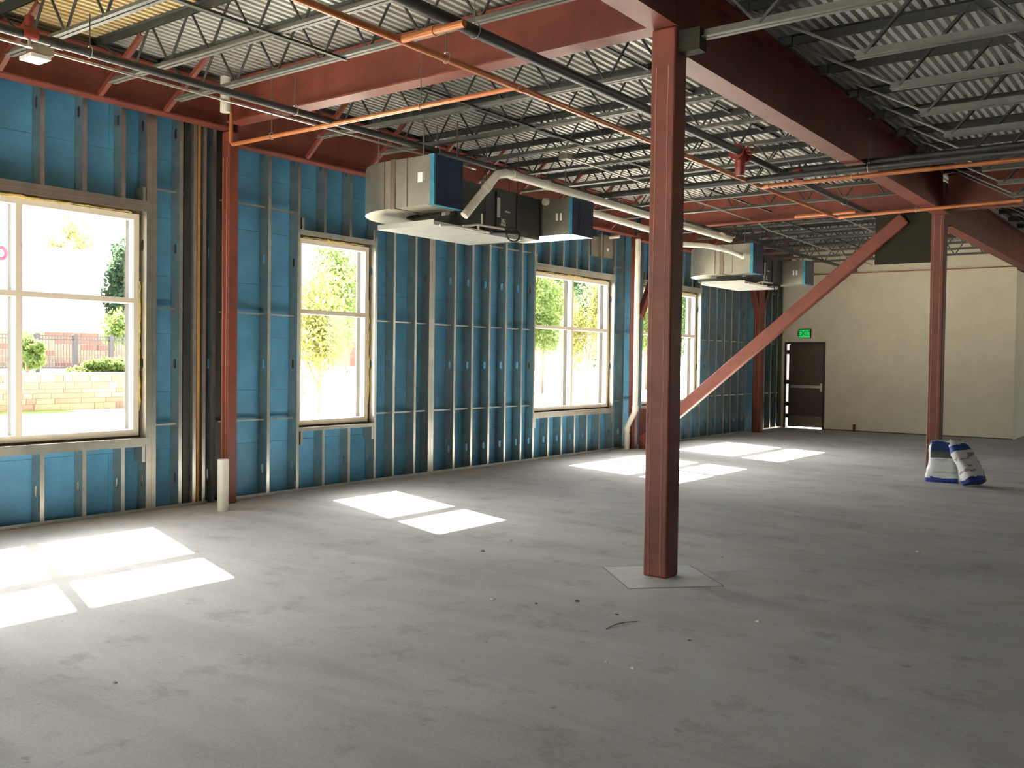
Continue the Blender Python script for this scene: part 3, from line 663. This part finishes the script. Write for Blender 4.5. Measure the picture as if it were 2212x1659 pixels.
# ================================================================== AIR UNITS
def air_unit():
    e = empty('air_handling_unit', (-7.2, 8.6, 3.06), category='air unit', group='ceiling air units')
    z0, z1 = 3.20, 3.71
    outer = [(-6.5, 7.34), (-6.83, 7.34), (-7.16, 7.34)] + [(-7.16-0.81*sin(t*pi/24), 8.15-0.81*cos(t*pi/24)) for t in range(1, 13)]
    inner = [(-6.5, 7.80), (-6.83, 7.80), (-7.16, 7.80)] + [(-7.16-0.35*sin(t*pi/24), 8.15-0.35*cos(t*pi/24)) for t in range(1, 13)]
    n = len(outer); vs = []; fs = []
    for (a, b) in zip(outer, inner): vs += [(*a, z0), (*a, z1), (*b, z1), (*b, z0)]
    for i in range(n-1):
        j = 4*i; k = j+4
        fs += [(j, j+1, k+1, k), (j+1, j+2, k+2, k+1), (j+2, j+3, k+3, k+2), (j+3, j, k, k+3)]
    fs += [(3, 2, 1, 0), (4*n-4, 4*n-3, 4*n-2, 4*n-1)]
    d = obj('supply_elbow', MB().add(vs, fs), GALVL, e, True)
    obj('joint_band', MB().box(-7.11, -7.04, 7.332, 7.81, z0-0.008, z1+0.006), KICK, d)
    obj('seam', MB().box(-6.875, -6.868, 7.334, 7.34, z0, z1), KICK, d); obj('seam', MB().box(-7.205, -7.198, 7.334, 7.345, z0, z1), KICK, d)
    obj('blue_film', MB().box(-6.5, -6.494, 7.34, 7.80, z0, z1), FILMD, d, label='dark blue plastic film over the duct mouth')
    mb = MB(); mb.box(-6.545, -6.497, 7.334, 7.34, z0, z1); mb.box(-6.57, -6.497, 7.34, 7.80, z0-0.006, z0); mb.box(-6.497, -6.492, 7.334, 7.36, z0-.005, z1); mb.box(-6.57, -6.497, 7.334, 7.80, z1, z1+0.005)
    obj('film_edge', mb, FILML, d, label='light blue film edge')
    obj('paper_label', MB().box(-6.72, -6.655, 7.336, 7.34, 3.44, 3.54), PAPER, d); obj('paper_label', MB().box(-6.635, -6.63, 7.336, 7.34, 3.46, 3.54), PAPER, d)
    body = obj('cabinet', MB().box(-7.92, -6.96, 8.17, 9.90, 3.13, 3.66), BLACKU, e); bevel(body, 0.008, 1)
    for y0, y1 in ((8.25, 8.68), (8.98, 9.36), (9.40, 9.86)):
        obj('access_panel', MB().box(-6.96, -6.945, y0, y1, 3.16, 3.62), BLACKU, body)
    obj('filter_rack', MB().box(-6.98, -6.93, 8.02, 8.10, 3.18, 3.66), PVC, body)
    def lab(x0, y0, x1, y1):
        a = gx(x0, y0, -6.944); b = gx(x1, y1, -6.944); obj('paper_label', MB().box(-6.945, -6.942, a.y, b.y, b.z, a.z), PAPER, body)
    lab(1074, 426, 1080, 470); lab(1091, 455, 1102, 461); lab(1081, 472, 1092, 489)
    t = text_mesh('F-7', 0.085, INK); c = gx(1086.5, 480.5, -6.940)
    inst('tag_lettering', t, c, body, rot=(pi/2, 0, pi/2))
    r = obj('return_duct', MB().box(-7.6, -6.5, 9.94, 10.43, 3.19, 3.65), GALVL, e)
    obj('blue_film', MB().box(-6.5, -6.494, 9.94, 10.43, 3.19, 3.65), FILMD, r, label='dark blue plastic film over the duct mouth')
    mb = MB(); mb.box(-6.54, -6.495, 9.934, 9.94, 3.19, 3.65); mb.box(-6.55, -6.495, 9.94, 10.43, 3.184, 3.19); obj('film_edge', mb, FILML, r)
    for x in (-6.74, -6.68): obj('paper_label', MB().box(x, x+0.03, 9.936, 9.94, 3.37, 3.46), PAPER, r)
    obj('seam', MB().box(-7.0, -6.94, 9.925, 9.94, 3.19, 3.66), KICK, r)
    p = MB(); p.box(-7.60, -6.76, 7.64, 9.26, 3.045, 3.052)
    p.box(-7.60, -6.76, 7.64, 7.645, 3.052, 3.10); p.box(-6.765, -6.76, 7.64, 9.26, 3.052, 3.085); p.box(-7.60, -7.595, 7.64, 9.26, 3.052, 3.10); p.box(-7.6, -6.76, 9.255, 9.26, 3.052, 3.10)
    obj('drain_pan', p, GALVP, e, label='pale sheet metal drain pan')
    for y in (8.0, 9.0): obj('pan_rail', MB().box(-7.7, -6.9, y, y+0.04, 3.10, 3.13), GALVL, e)
    q_ = lambda x, y, X=-6.71: gx(x, y, X)
    for pts in ([q_(950, 487), q_(985, 489), q_(1035, 499), q_(1056, 502)], [q_(1000, 488), q_(1014, 487), q_(1031, 485), q_(1060, 490), q_(1089, 495)]):
        obj('condensate_pipe', MB().tube(pts, 0.013, 8), PVC, e, True)
    obj('riser', MB().tube([q_(1041, 489), q_(1041, 462)], 0.010, 8), PVC, e)
    obj('riser', MB().tube([q_(1033, 500), q_(1033, 484)], 0.014, 8), PVC, e)
    lc_ = gx(1108, 507, -6.70); loop = [(-6.70, lc_.y+0.13*sin(k*pi/8), lc_.z+0.08*cos(k*pi/8)) for k in range(17)]
    obj('black_hose', MB().tube(loop, 0.010, 6), RUBBER, e, True)
    obj('black_hose', MB().tube([q_(1062, 502, -6.72), q_(1090, 502, -6.72), q_(1122, 505, -6.72)], 0.020, 8), RUBBER, e, True)
    obj('pump_case', MB().box(-6.98, -6.80, 7.95, 8.12, 3.06, 3.19), RUBBER, e)
    for x, y in ((-6.66, 7.36), (-7.4, 7.45), (-6.62, 9.96), (-7.5, 9.96), (-6.93, 8.75), (-6.93, 9.38), (-7.85, 9.38), (-6.56, 7.78)):
        zl = 3.07 if -7 < x < -6.9 else 3.2
        obj('hanger_rod', MB().tube([(x, y-0.0, zl), (x, y, 4.14)], 0.006, 6), ROD, e)
    return e
u1 = air_unit(); u1['label'] = 'galvanised air unit with blue covered duct ends nearer the camera'
u2 = copy_tree(u1, None, (0.0, 8.33, -0.02)); u2['label'] = 'farther galvanised air unit seen right of the middle column'

# ================================================================== SMALL THINGS
ex = empty('exit_sign', (-8.21, YF-0.04, 2.24), label='green lit exit sign above the brown door', category='sign')
obj('housing', MB().box(-8.36, -8.06, YF-0.05, YF, 2.25, 2.47), DOORF, ex); obj('lit_face', MB().box(-8.345, -8.075, YF-0.055, YF-0.05, 2.26, 2.455), GREEN, ex)
t = text_mesh('EXIT', 0.185, GREEND, 0.001); inst('lettering', t, (-8.21, YF-0.057, 2.357), ex, rot=(pi/2, 0, 0))

def sack(name, base, h, wd, dp, lean, rotz, seed, label, matl, taper=0.0, px=0.0, py=0.86):
    rnd = random.Random(seed); nu, nv = 28, 18; vs = []; fs = []
    for j in range(nv+1):
        t = j/nv; z = h*t
        k = 1.0
        if t < 0.10: k = 0.93+0.7*t
        pinch = max(0, (t-0.74)/0.26)
        for i in range(nu):
            a = 2*pi*i/nu; c, s = cos(a), sin(a)
            x = wd/2*math.copysign(abs(c)**0.45, c)*k*(1-taper*t)*(1-px*pinch); y = dp/2*math.copysign(abs(s)**0.6, s)*k*(1-py*pinch)
            bl = 1+0.06*sin(t*5+seed)
            wob = 0.012*sin(7*t+3*a+seed)+rnd.uniform(-0.005, 0.005)
            zz = z + (0.035*sin(2.3*a+seed)+0.02*sin(5*a))*pinch
            vs.append((x*bl+wob*c, y*bl+wob*s+lean*(t**1.25), zz))
    for j in range(nv):
        for i in range(nu): fs.append((j*nu+i, j*nu+(i+1) % nu, (j+1)*nu+(i+1) % nu, (j+1)*nu+i))
    fs.append(tuple(range(nu-1, -1, -1))); fs.append(tuple(nv*nu+i for i in range(nu)))
    me = mesh_from(name, vs, fs, matl); o = bpy.data.objects.new(name, me); COL.objects.link(o)
    o.location = base; o.rotation_euler = (0, 0, rotz); smooth_obj(o, 60); return tag(o, label, 'sack', 'paper sacks by the column')
def sack_mat(name, bands, dark, side=False):
    mt = bpy.data.materials.new(name); mt.use_nodes = True; n = mt.node_tree.nodes; l = mt.node_tree.links; b = n['Principled BSDF']
    b.inputs['Roughness'].default_value = 0.5
    tc = n.new('ShaderNodeTexCoord'); sx = n.new('ShaderNodeSeparateXYZ'); l.new(tc.outputs['Generated'], sx.inputs[0])
    nz = n.new('ShaderNodeTexNoise'); nz.inputs['Scale'].default_value = 3.0; l.new(tc.outputs['Generated'], nz.inputs['Vector'])
    ad = n.new('ShaderNodeMath'); ad.operation = 'MULTIPLY_ADD'; ad.inputs[1].default_value = 0.10; l.new(nz.outputs['Fac'], ad.inputs[0]); l.new(sx.outputs['Z'], ad.inputs[2])
    r = n.new('ShaderNodeValToRGB'); r.color_ramp.interpolation = 'CONSTANT'; e = r.color_ramp.elements
    e[0].position = 0; e[0].color = (0.015, 0.04, 0.27, 1); e[1].position = bands[0]; e[1].color = (0.72, 0.71, 0.69, 1)
    for p, c in bands[1:]: k = e.new(p); k.color = (*c, 1)
    l.new(ad.outputs[0], r.inputs[0])
    # smudged print in a column
    mp = n.new('ShaderNodeMapping'); mp.inputs['Scale'].default_value = (1.6, 1.6, 7); l.new(tc.outputs['Generated'], mp.inputs[0])
    n2 = n.new('ShaderNodeTexNoise'); n2.inputs['Scale'].default_value = 1.5; n2.inputs['Detail'].default_value = 1; l.new(mp.outputs[0], n2.inputs['Vector'])
    r2 = n.new('ShaderNodeValToRGB'); r2.color_ramp.elements[0].position = 0.56; r2.color_ramp.elements[1].position = 0.63
    r2.color_ramp.elements[0].color = (1, 1, 1, 1); r2.color_ramp.elements[1].color = (*dark, 1); l.new(n2.outputs['Fac'], r2.inputs[0])
    colr = r.outputs[0]
    if side:
        gt = n.new('ShaderNodeMath'); gt.operation = 'LESS_THAN'; gt.inputs[1].default_value = 0.17; l.new(sx.outputs['X'], gt.inputs[0])
        g2 = n.new('ShaderNodeMath'); g2.operation = 'GREATER_THAN'; g2.inputs[1].default_value = 0.10; l.new(sx.outputs['Z'], g2.inputs[0])
        gm = n.new('ShaderNodeMath'); gm.operation = 'MULTIPLY'; l.new(gt.outputs[0], gm.inputs[0]); l.new(g2.outputs[0], gm.inputs[1])
        ms = n.new('ShaderNodeMix'); ms.data_type = 'RGBA'; l.new(gm.outputs[0], ms.inputs['Factor']); l.new(colr, ms.inputs['A']); ms.inputs['B'].default_value = (0.74, 0.73, 0.72, 1); colr = ms.outputs['Result']
    mx = n.new('ShaderNodeMix'); mx.data_type = 'RGBA'; mx.blend_type = 'MULTIPLY'; mx.inputs['Factor'].default_value = 1
    l.new(colr, mx.inputs['A']); l.new(r2.outputs[0], mx.inputs['B']); l.new(mx.outputs['Result'], b.inputs['Base Color']); return mt
S1 = sack_mat('white_sack_dark_print', [0.17, (0.62, (0.09, 0.10, 0.09)), (0.78, (0.01, 0.035, 0.14)), (0.99, (0.70, 0.72, 0.74))], (0.75, 0.75, 0.74), True)
S2 = sack_mat('white_sack_blue_band', [0.14, (0.74, (0.01, 0.06, 0.30)), (0.90, (0.68, 0.67, 0.65))], (0.38, 0.35, 0.34))
s1 = sack('paper_sack', (-3.00, 14.0, 0.0), 0.55, 0.44, 0.24, 0.02, 0.10, 3, 'slumped white sack with dark print and a blue base band', S1, 0.30)
s2 = sack('paper_sack', (-2.70, 13.86, 0.0), 0.60, 0.16, 0.34, 0.0, 0.12, 8, 'white sack with a blue top band leaning on the slumped sack', S2, 0.0, 0.75, 0.1)
s2.rotation_euler = (0, radians(-31), -0.55); s2.location = (-2.54, 13.80, 0.045)

def crumb(p, r, m, label, seed):
    rnd = random.Random(seed); vs = []; fs = []; nu = 7
    for j in range(4):
        ph = j/3*pi*0.5
        for i in range(nu):
            a = 2*pi*i/nu; k = r*rnd.uniform(0.7, 1.2); vs.append((cos(a)*k*cos(ph)*1.3, sin(a)*k*cos(ph), max(0, r*0.8*sin(ph)*rnd.uniform(.8, 1.1))))
    for j in range(3):
        for i in range(nu): fs.append((j*nu+i, j*nu+(i+1) % nu, (j+1)*nu+(i+1) % nu, (j+1)*nu+i))
    fs.append(tuple(range(nu-1, -1, -1)))
    o = bpy.data.objects.new('concrete_crumb', mesh_from('concrete_crumb', vs, fs, m)); COL.objects.link(o); o.location = p
    tag(o, label, 'debris', 'crumbs on the floor')
CR = [(1065, 1295, .025, DEBRIS, 'pale crumb left of the middle column, nearest its base line'), (1247, 1299, .025, DARKD, 'dark crumb just left of the middle column foot'),
      (1158, 1304, .014, DARKD, 'tiny dark crumb between the pale and dark crumbs'), (1982, 1193, .03, DEBRIS, 'pale crumb on the open floor below the sacks'),
      (1645, 1179, .018, DEBRIS, 'pale crumb behind and right of the middle column'), (1560, 1204, .018, DEBRIS, 'pale crumb close right of the middle column'),
      (1637, 1343, .022, DEBRIS, 'pale crumb in front and right of the middle column'), (1333, 1328, .016, DARKD, 'dark crumb in front of the middle column'),
      (1310, 1430, .018, DEBRIS, 'pale crumb at the bottom, left of the middle column line'), (1367, 1444, .02, DEBRIS, 'pale crumb at the bottom under the middle column'),
      (248, 1475, .018, DEBRIS, 'pale crumb on the near floor at the left'), (1489, 1384, .014, DARKD, 'dark crumb below the middle column'),
      (1043, 1191, .03, DARKD, 'flat dark crumb between the two sun patches'), (1105, 1168, .02, DEBRIS, 'pale crumb near the second sun patch'),
      (1865, 923, .05, REDD, 'rusty lump at the foot of the cream wall')]
for i, (x, y, r, m_, lab) in enumerate(CR): crumb(gz(x, y), r*0.62 if i < 14 else r, m_, lab, i)
pts = [gz(1309, 1359)+Vector((0, 0, .003)), gz(1330, 1351)+Vector((0, 0, .006)), gz(1352, 1346)+Vector((0, 0, .006)), gz(1380, 1343)+Vector((0, 0, .003))]
obj('twig', MB().tube(pts, [0.002, 0.003, 0.003, 0.001], 6), GAPB, label='thin dark curved scrap lying in front of the middle column', category='debris')
obj('pipe_stub', MB().tube([(-6.95, YF-0.08, 0), (-6.95, YF-0.08, 0.17)], 0.03, 10), REDD, None, True, label='short rusty pipe stub at the foot of the cream wall', category='pipe')

# ================================================================== OUTDOORS
GRND = mat('pale_paving', (0.60, 0.58, 0.54), 0.9, var=0.08, vs=0.6)
GRASS = mat('lawn', (0.16, 0.22, 0.04), 0.9, var=0.3, vs=2)
STONE = [mat('stone_%d' % i, c, 0.9, var=0.12, vs=3, bump=0.2, bs=12) for i, c in enumerate([(0.27, 0.175, 0.11), (0.30, 0.215, 0.13), (0.24, 0.15, 0.10), (0.33, 0.25, 0.15), (0.20, 0.135, 0.095)])]
CAPS = mat('cap_stone', (0.36, 0.25, 0.15), 0.9)
IRON = mat('black_iron', (0.03, 0.026, 0.032), 0.5)
BARK = mat('bark', (0.20, 0.13, 0.08), 0.9)
WHITEB = mat('white_building', (0.82, 0.82, 0.80), 0.9)
BRICK = mat('red_building', (0.17, 0.07, 0.05), 0.9, var=0.15)
TANB = mat('tan_building', (0.55, 0.44, 0.34), 0.9)
WINB = mat('building_window', (0.10, 0.20, 0.42), 0.2)
REDL = mat('red_letter', (0.55, 0.02, 0.05), 0.5)
def leafmat(name, c, tr):
    mt = bpy.data.materials.new(name); mt.use_nodes = True; n = mt.node_tree.nodes; l = mt.node_tree.links; n.clear()
    o = n.new('ShaderNodeOutputMaterial'); mx = n.new('ShaderNodeMixShader'); mx.inputs[0].default_value = 0.45
    d = n.new('ShaderNodeBsdfDiffuse'); d.inputs[0].default_value = (*c, 1); t = n.new('ShaderNodeBsdfTranslucent'); t.inputs[0].default_value = (*tr, 1)
    l.new(d.outputs[0], mx.inputs[1]); l.new(t.outputs[0], mx.inputs[2]); l.new(mx.outputs[0], o.inputs[0]); return mt
LEAF = [leafmat('leaf_bright', (0.10, 0.145, 0.045), (0.17, 0.22, 0.07)), leafmat('leaf_mid', (0.055, 0.10, 0.04), (0.10, 0.16, 0.06)), leafmat('leaf_dark', (0.035, 0.06, 0.035), (0.055, 0.095, 0.05)), leafmat('leaf_gold', (0.17, 0.17, 0.055), (0.25, 0.25, 0.09))]
GZ = -0.2
obj('ground_outside', MB().box(-140, XO-0.001, -60, 120, GZ-0.3, GZ).box(XO-0.001, -3.8, YF+0.4, 120, GZ-0.3, GZ).box(XR+0.25, 80, -60, 120, GZ-0.3, GZ).box(XO-0.001, XR+0.25, -60, YB-0.25, GZ-0.3, GZ), GRND, kind='structure', label='pale sunlit paving outside the windows', category='ground')
obj('lawn_strip', MB().box(-29.70, -28.7, 8, 15.6, GZ, GZ+0.03), GRASS, kind='stuff', label='strip of grass at the foot of the stone wall', category='grass')
def leaves(center, rad, n, size, seed, lumps=9, material=None):
    rnd = random.Random(seed); vs = []; fs = []
    cl = []
    for _ in range(lumps):
        d = Vector((rnd.gauss(0, 1), rnd.gauss(0, 1), rnd.gauss(0, 1))).normalized()*rnd.uniform(0.25, 0.72)
        cl.append((Vector((d.x*rad[0], d.y*rad[1], d.z*rad[2])), rnd.uniform(0.32, 0.55)))
    for _ in range(n):
        c, k = rnd.choice(cl); d = Vector((rnd.gauss(0, 1), rnd.gauss(0, 1), rnd.gauss(0, 1))).normalized()*(rnd.random()**0.4)*k
        p = Vector(center)+c+Vector((d.x*rad[0], d.y*rad[1], d.z*rad[2]))
        a = Vector((rnd.gauss(0, 1), rnd.gauss(0, 1), rnd.gauss(0, 1))).normalized(); b = a.cross(Vector((rnd.gauss(0, 1), rnd.gauss(0, 1), rnd.gauss(0, 1)))).normalized()
        s = size*rnd.uniform(0.6, 1.3); o = len(vs)
        vs += [p-a*s, p+b*s*0.5, p+a*s, p-b*s*0.5]; fs.append((o, o+1, o+2, o+3))
    return vs, fs
def tree(name, base, h, rad, material, n, size, seed, label, cat='tree', trunk=0.35):
    e = empty(name, base, label=label, category=cat, group='trees and shrubs outside')
    b = Vector(base); c = (0, 0, h-rad[2])
    vs, fs = leaves(c, rad, n, size, seed)
    me = mesh_from('foliage', vs, fs, material); inst('foliage', me, b, e, kind='stuff')
    if trunk:
        mb = MB(); rnd = random.Random(seed); top = Vector((0, 0, h-rad[2]))
        mb.tube([(0, 0, 0), (0.03, 0, trunk*h), top], [0.07, 0.05, 0.03], 7)
        for k in range(5):
            s = Vector((0.02, 0, trunk*h*rnd.uniform(0.6, 1.3))); d = Vector((rnd.uniform(-1, 1)*rad[0]*.6, rnd.uniform(-1, 1)*rad[1]*.6, rnd.uniform(.3, .9)*rad[2])); mb.tube([s, s+d*0.5, s+d+Vector((0, 0, .1))], [0.03, 0.02, 0.008], 5)
        me = mesh_from('trunk', mb.v, mb.f, BARK); inst('trunk', me, b, e)
    return e
# stone retaining wall, stone by stone
rw = empty('retaining_wall', (-30, 14, GZ), label='low wall of squared sandstone blocks seen through the left window', category='wall')
rnd = random.Random(5); z = GZ
y_start, y_end = 11.2, 24.0
_sm = {}
k = 0
while z < 0.90:
    hh = rnd.choice([0.13, 0.17, 0.22, 0.26]); hh = min(hh, 0.93-z)
    y = y_start
    while y < y_end:
        ln = rnd.choice([0.3, 0.45, 0.6, 0.85]); mi = rnd.randrange(5)
        key = (round(hh, 3), ln, mi)
        if key not in _sm:
            mb = MB().box(0, 0.24, 0.007, ln-0.007, 0.007, hh-0.007); _sm[key] = mesh_from('stone', mb.v, mb.f, STONE[mi])
        inst('stone', _sm[key], (-30+rnd.uniform(-.012, .018), y, z), rw); y += ln
    z += hh
obj('mortar', MB().box(-30.25, -29.785, y_start, y_end+0.5, GZ, 0.92), STONE[4], rw)
y = y_start
while y < y_end: obj('cap_stone', MB().box(-30.3, -29.70, y+0.005, y+1.195, 0.93, 1.02), CAPS, rw); y += 1.2
obj('upper_ground', MB().box(-60, -30.25, -20, 70, GZ, 0.90), GRND, kind='structure', label='raised ground behind the stone wall', category='ground')
obj('handrail', MB().tube([(-29.6, 19.05, GZ), (-29.6, 19.05, 0.70), (-29.6, 19.2, 0.80), (-29.6, 20.6, 0.80), (-29.6, 20.6, GZ)], 0.025, 8), IRON, label='dark bent handrail in front of the stone wall', category='handrail')
# iron fence
fe = empty('iron_fence', (-34, 17, 0.9), label='black iron picket fence above the stone wall', category='fence')
FX = -34.0
pk = mesh_from('picket', MB().box(-.012, .012, -.012, .012, 0.20, 1.36).v, MB().box(-.012, .012, -.012, .012, 0.20, 1.36).f, IRON)
po = mesh_from('post', MB().box(-.08, .08, -.08, .08, 0, 1.45).v, MB().box(-.08, .08, -.08, .08, 0, 1.45).f, IRON)
y = 12.8; k = 0
while y < 23.5:
    inst('post', po, (FX, y, 0.9), fe)
    for j in range(1, 13): inst('picket', pk, (FX, y+j*1.42/13, 0.9), fe)
    y += 1.42
for zz in (1.12, 2.13, 2.26): obj('rail', MB().box(FX-.02, FX+.02, 12.8, y, zz, zz+0.035), IRON, fe)
bb = empty('brick_building', (-46, 24, 0.9), label='low reddish stone wall behind the iron fence', category='wall')
z = 0.9; r_ = 0
bm_ = [mesh_from('brick_block', MB().box(0, .3, 0.012, 0.888, 0.012, .288).v, MB().box(0, .3, 0.012, 0.888, 0.012, .288).f, s) for s in (BRICK, STONE[2], STONE[4])]
while z < 2.55:
    y = 13.0 + (0.45 if r_ % 2 else 0)
    while y < 34: inst('block', rnd.choice(bm_), (-46, y, z), bb); y += 0.9
    z += 0.3; r_ += 1
obj('core', MB().box(-46.3, -45.75, 13, 34, 0.9, 2.6), TANB, bb)
# shrubs on the wall, trees
tree('shrub', (-31.2, gx(58, 795, -31.2).y, 0.9), 1.35, (0.9, 0.62, 0.7), LEAF[0], 1600, 0.10, 21, 'leafy yellow green shrub beside the window mullion', 'shrub', 0.3)
hd = tree('hedge', (-31.4, gx(212, 795, -31.4).y, 0.9), 0.62, (0.8, 1.75, 0.42), LEAF[0], 5200, 0.09, 22, 'low clipped green hedge on top of the stone wall', 'hedge', 0)
WB = empty('white_building', (-62, 30, 0), label='bright white building with a red letter sign', category='building')
obj('facade', MB().box(-64, -62, 22.5, 38.6, 0.9, 8.3), WHITEB, WB); obj('parapet', MB().box(-64, -61.8, 22.5, 38.6, 8.3, 8.7), WHITEB, WB)
ring = [(-61.8, 26.0+0.42*cos(k*pi/10), 7.35+0.45*sin(k*pi/10)) for k in range(21)]
c = gx(3, 547, -61.8); ring = [(-61.8, c.y+0.30*cos(k*pi/10), c.z+0.36*sin(k*pi/10)) for k in range(21)]
obj('letter_o', MB().tube(ring, 0.11, 8), REDL, WB, True, label='red letter o')
def tr(px, py, X, h, rad, mi, n, size, seed, label, trunk=0.35, name='tree'):
    d = ray(px, py); p = Vector((0, 0, CH))+d*(X/d.x); tree(name, (p.x, p.y, GZ), h, rad, LEAF[mi], n, size, seed, label, 'tree', trunk)
tr(688, 890, -24, 5.9, (1.9, 1.7, 2.75), 3, 5200, 0.085, 31, 'young golden green tree filling the narrow window', 0.2)
tr(680, 880, -38, 9.2, (2.9, 2.9, 4.1), 0, 6500, 0.13, 32, 'larger green tree behind the golden one in the narrow window')
tr(745, 880, -44, 8.8, (2.4, 2.2, 3.8), 1, 5000, 0.14, 33, 'mid green tree at the right edge of the narrow window')
tr(1172, 860, -30, 8.0, (2.3, 3.0, 3.4), 0, 7500, 0.12, 34, 'broad bright green tree in the left half of the third window')
tr(1266, 870, -23, 6.2, (1.0, 1.5, 2.9), 3, 4600, 0.085, 35, 'slim yellow green young tree in the right half of the third window', 0.25)
tr(1215, 850, -46, 14.5, (3.6, 4.6, 6.4), 1, 8200, 0.17, 36, 'tall darker green tree behind the third window mullion')
tr(1302, 850, -40, 12.5, (2.4, 3.2, 5.6), 2, 6000, 0.15, 37, 'dark blue green tree at the right of the third window')
tr(1395, 850, -30, 9.5, (1.8, 2.4, 4.2), 0, 5000, 0.12, 38, 'bright green tree glimpsed beside the tall white pipe')
tr(1488, 850, -32, 10.4, (2.0, 3.2, 4.6), 1, 7400, 0.12, 39, 'green tree seen through the fourth window')
tr(1440, 850, -44, 12.5, (3.0, 4.5, 5.4), 2, 6200, 0.16, 40, 'dark green tree hidden mostly by the middle column')
tr(268, 760, -60, 10.5, (2.0, 1.8, 4.0), 2, 3200, 0.18, 41, 'dark tree at the right edge of the left window', 0.2)
tr(272, 760, -41, 4.4, (1.3, 1.2, 1.4), 0, 1500, 0.12, 43, 'small yellow green tree at the right edge of the left window')
tr(140, 760, -75, 13.3, (2.2, 2.2, 3.2), 3, 1500, 0.2, 42, 'treetop showing over the white building')
# brown hillside wall and shrubs low in the third window
obj('low_brown_wall', MB().box(-41, -40.6, 44, 62, GZ, 1.9).box(-41.1, -40.5, 44, 62, 1.9, 2.05), TANB, label='low tan wall beyond the trees in the third window', category='wall')
for i, (px, py, X, h) in enumerate([(1180, 815, -34, 1.4), (1205, 810, -36, 1.2), (770, 830, -34, 1.3)]):
    d = ray(px, py); p = Vector((0, 0, CH))+d*(X/d.x)
    tree('shrub', (p.x, p.y, GZ), h, (0.9, 1.0, h*0.48), LEAF[3], 900, 0.08, 60+i, ['low golden shrub under the broad tree', 'second golden shrub under the broad tree', 'golden shrub at the foot of the narrow window view'][i], 'shrub', 0)
# far town houses
AB = empty('apartment_building', (-70, 52, 0), label='tan and red building behind the narrow window trees', category='building')
c = gx(772, 560, -70)
obj('upper_wall', MB().box(-72, -70, c.y-0.9, c.y+7, 9.0, 12.4), TANB, AB); obj('middle_wall', MB().box(-72, -70, c.y-0.9, c.y+7, 0, 9.0), BRICK, AB); obj('roof', MB().box(-72.5, -69.5, c.y-1.6, c.y+8, 12.4, 12.8), WHITEB, AB)
for k in range(2):
    for zz in (6.3, 3.2): w_ = obj('window', MB().box(-70.02, -69.95, c.y-0.6+k*3.2, c.y+1.6+k*3.2, zz, zz+2.0), WHITEB, AB); obj('pane', MB().box(-69.95, -69.92, c.y-0.45+k*3.2, c.y+1.45+k*3.2, zz+0.15, zz+1.85), WINB, w_)
c = gx(1178, 610, -80)
RB = empty('town_house', (-80, c.y, 0), label='pinkish house above the broad tree in the third window', category='building')
obj('wall', MB().box(-84, -80, c.y-7, c.y+3.0, 0, 13.6), mat('pink_render', (0.50, 0.33, 0.28), 0.9), RB); obj('roof', MB().box(-84.5, -79.5, c.y-7.5, c.y+3.4, 13.6, 14.1), WHITEB, RB)
w_ = obj('window', MB().box(-80.05, -79.95, c.y-1.4, c.y+1.6, 8.6, 12.0), WHITEB, RB); obj('pane', MB().box(-79.95, -79.9, c.y-0.9, c.y+1.2, 9.0, 11.6), mat('grey_pane', (0.12, 0.11, 0.14), 0.3), w_)
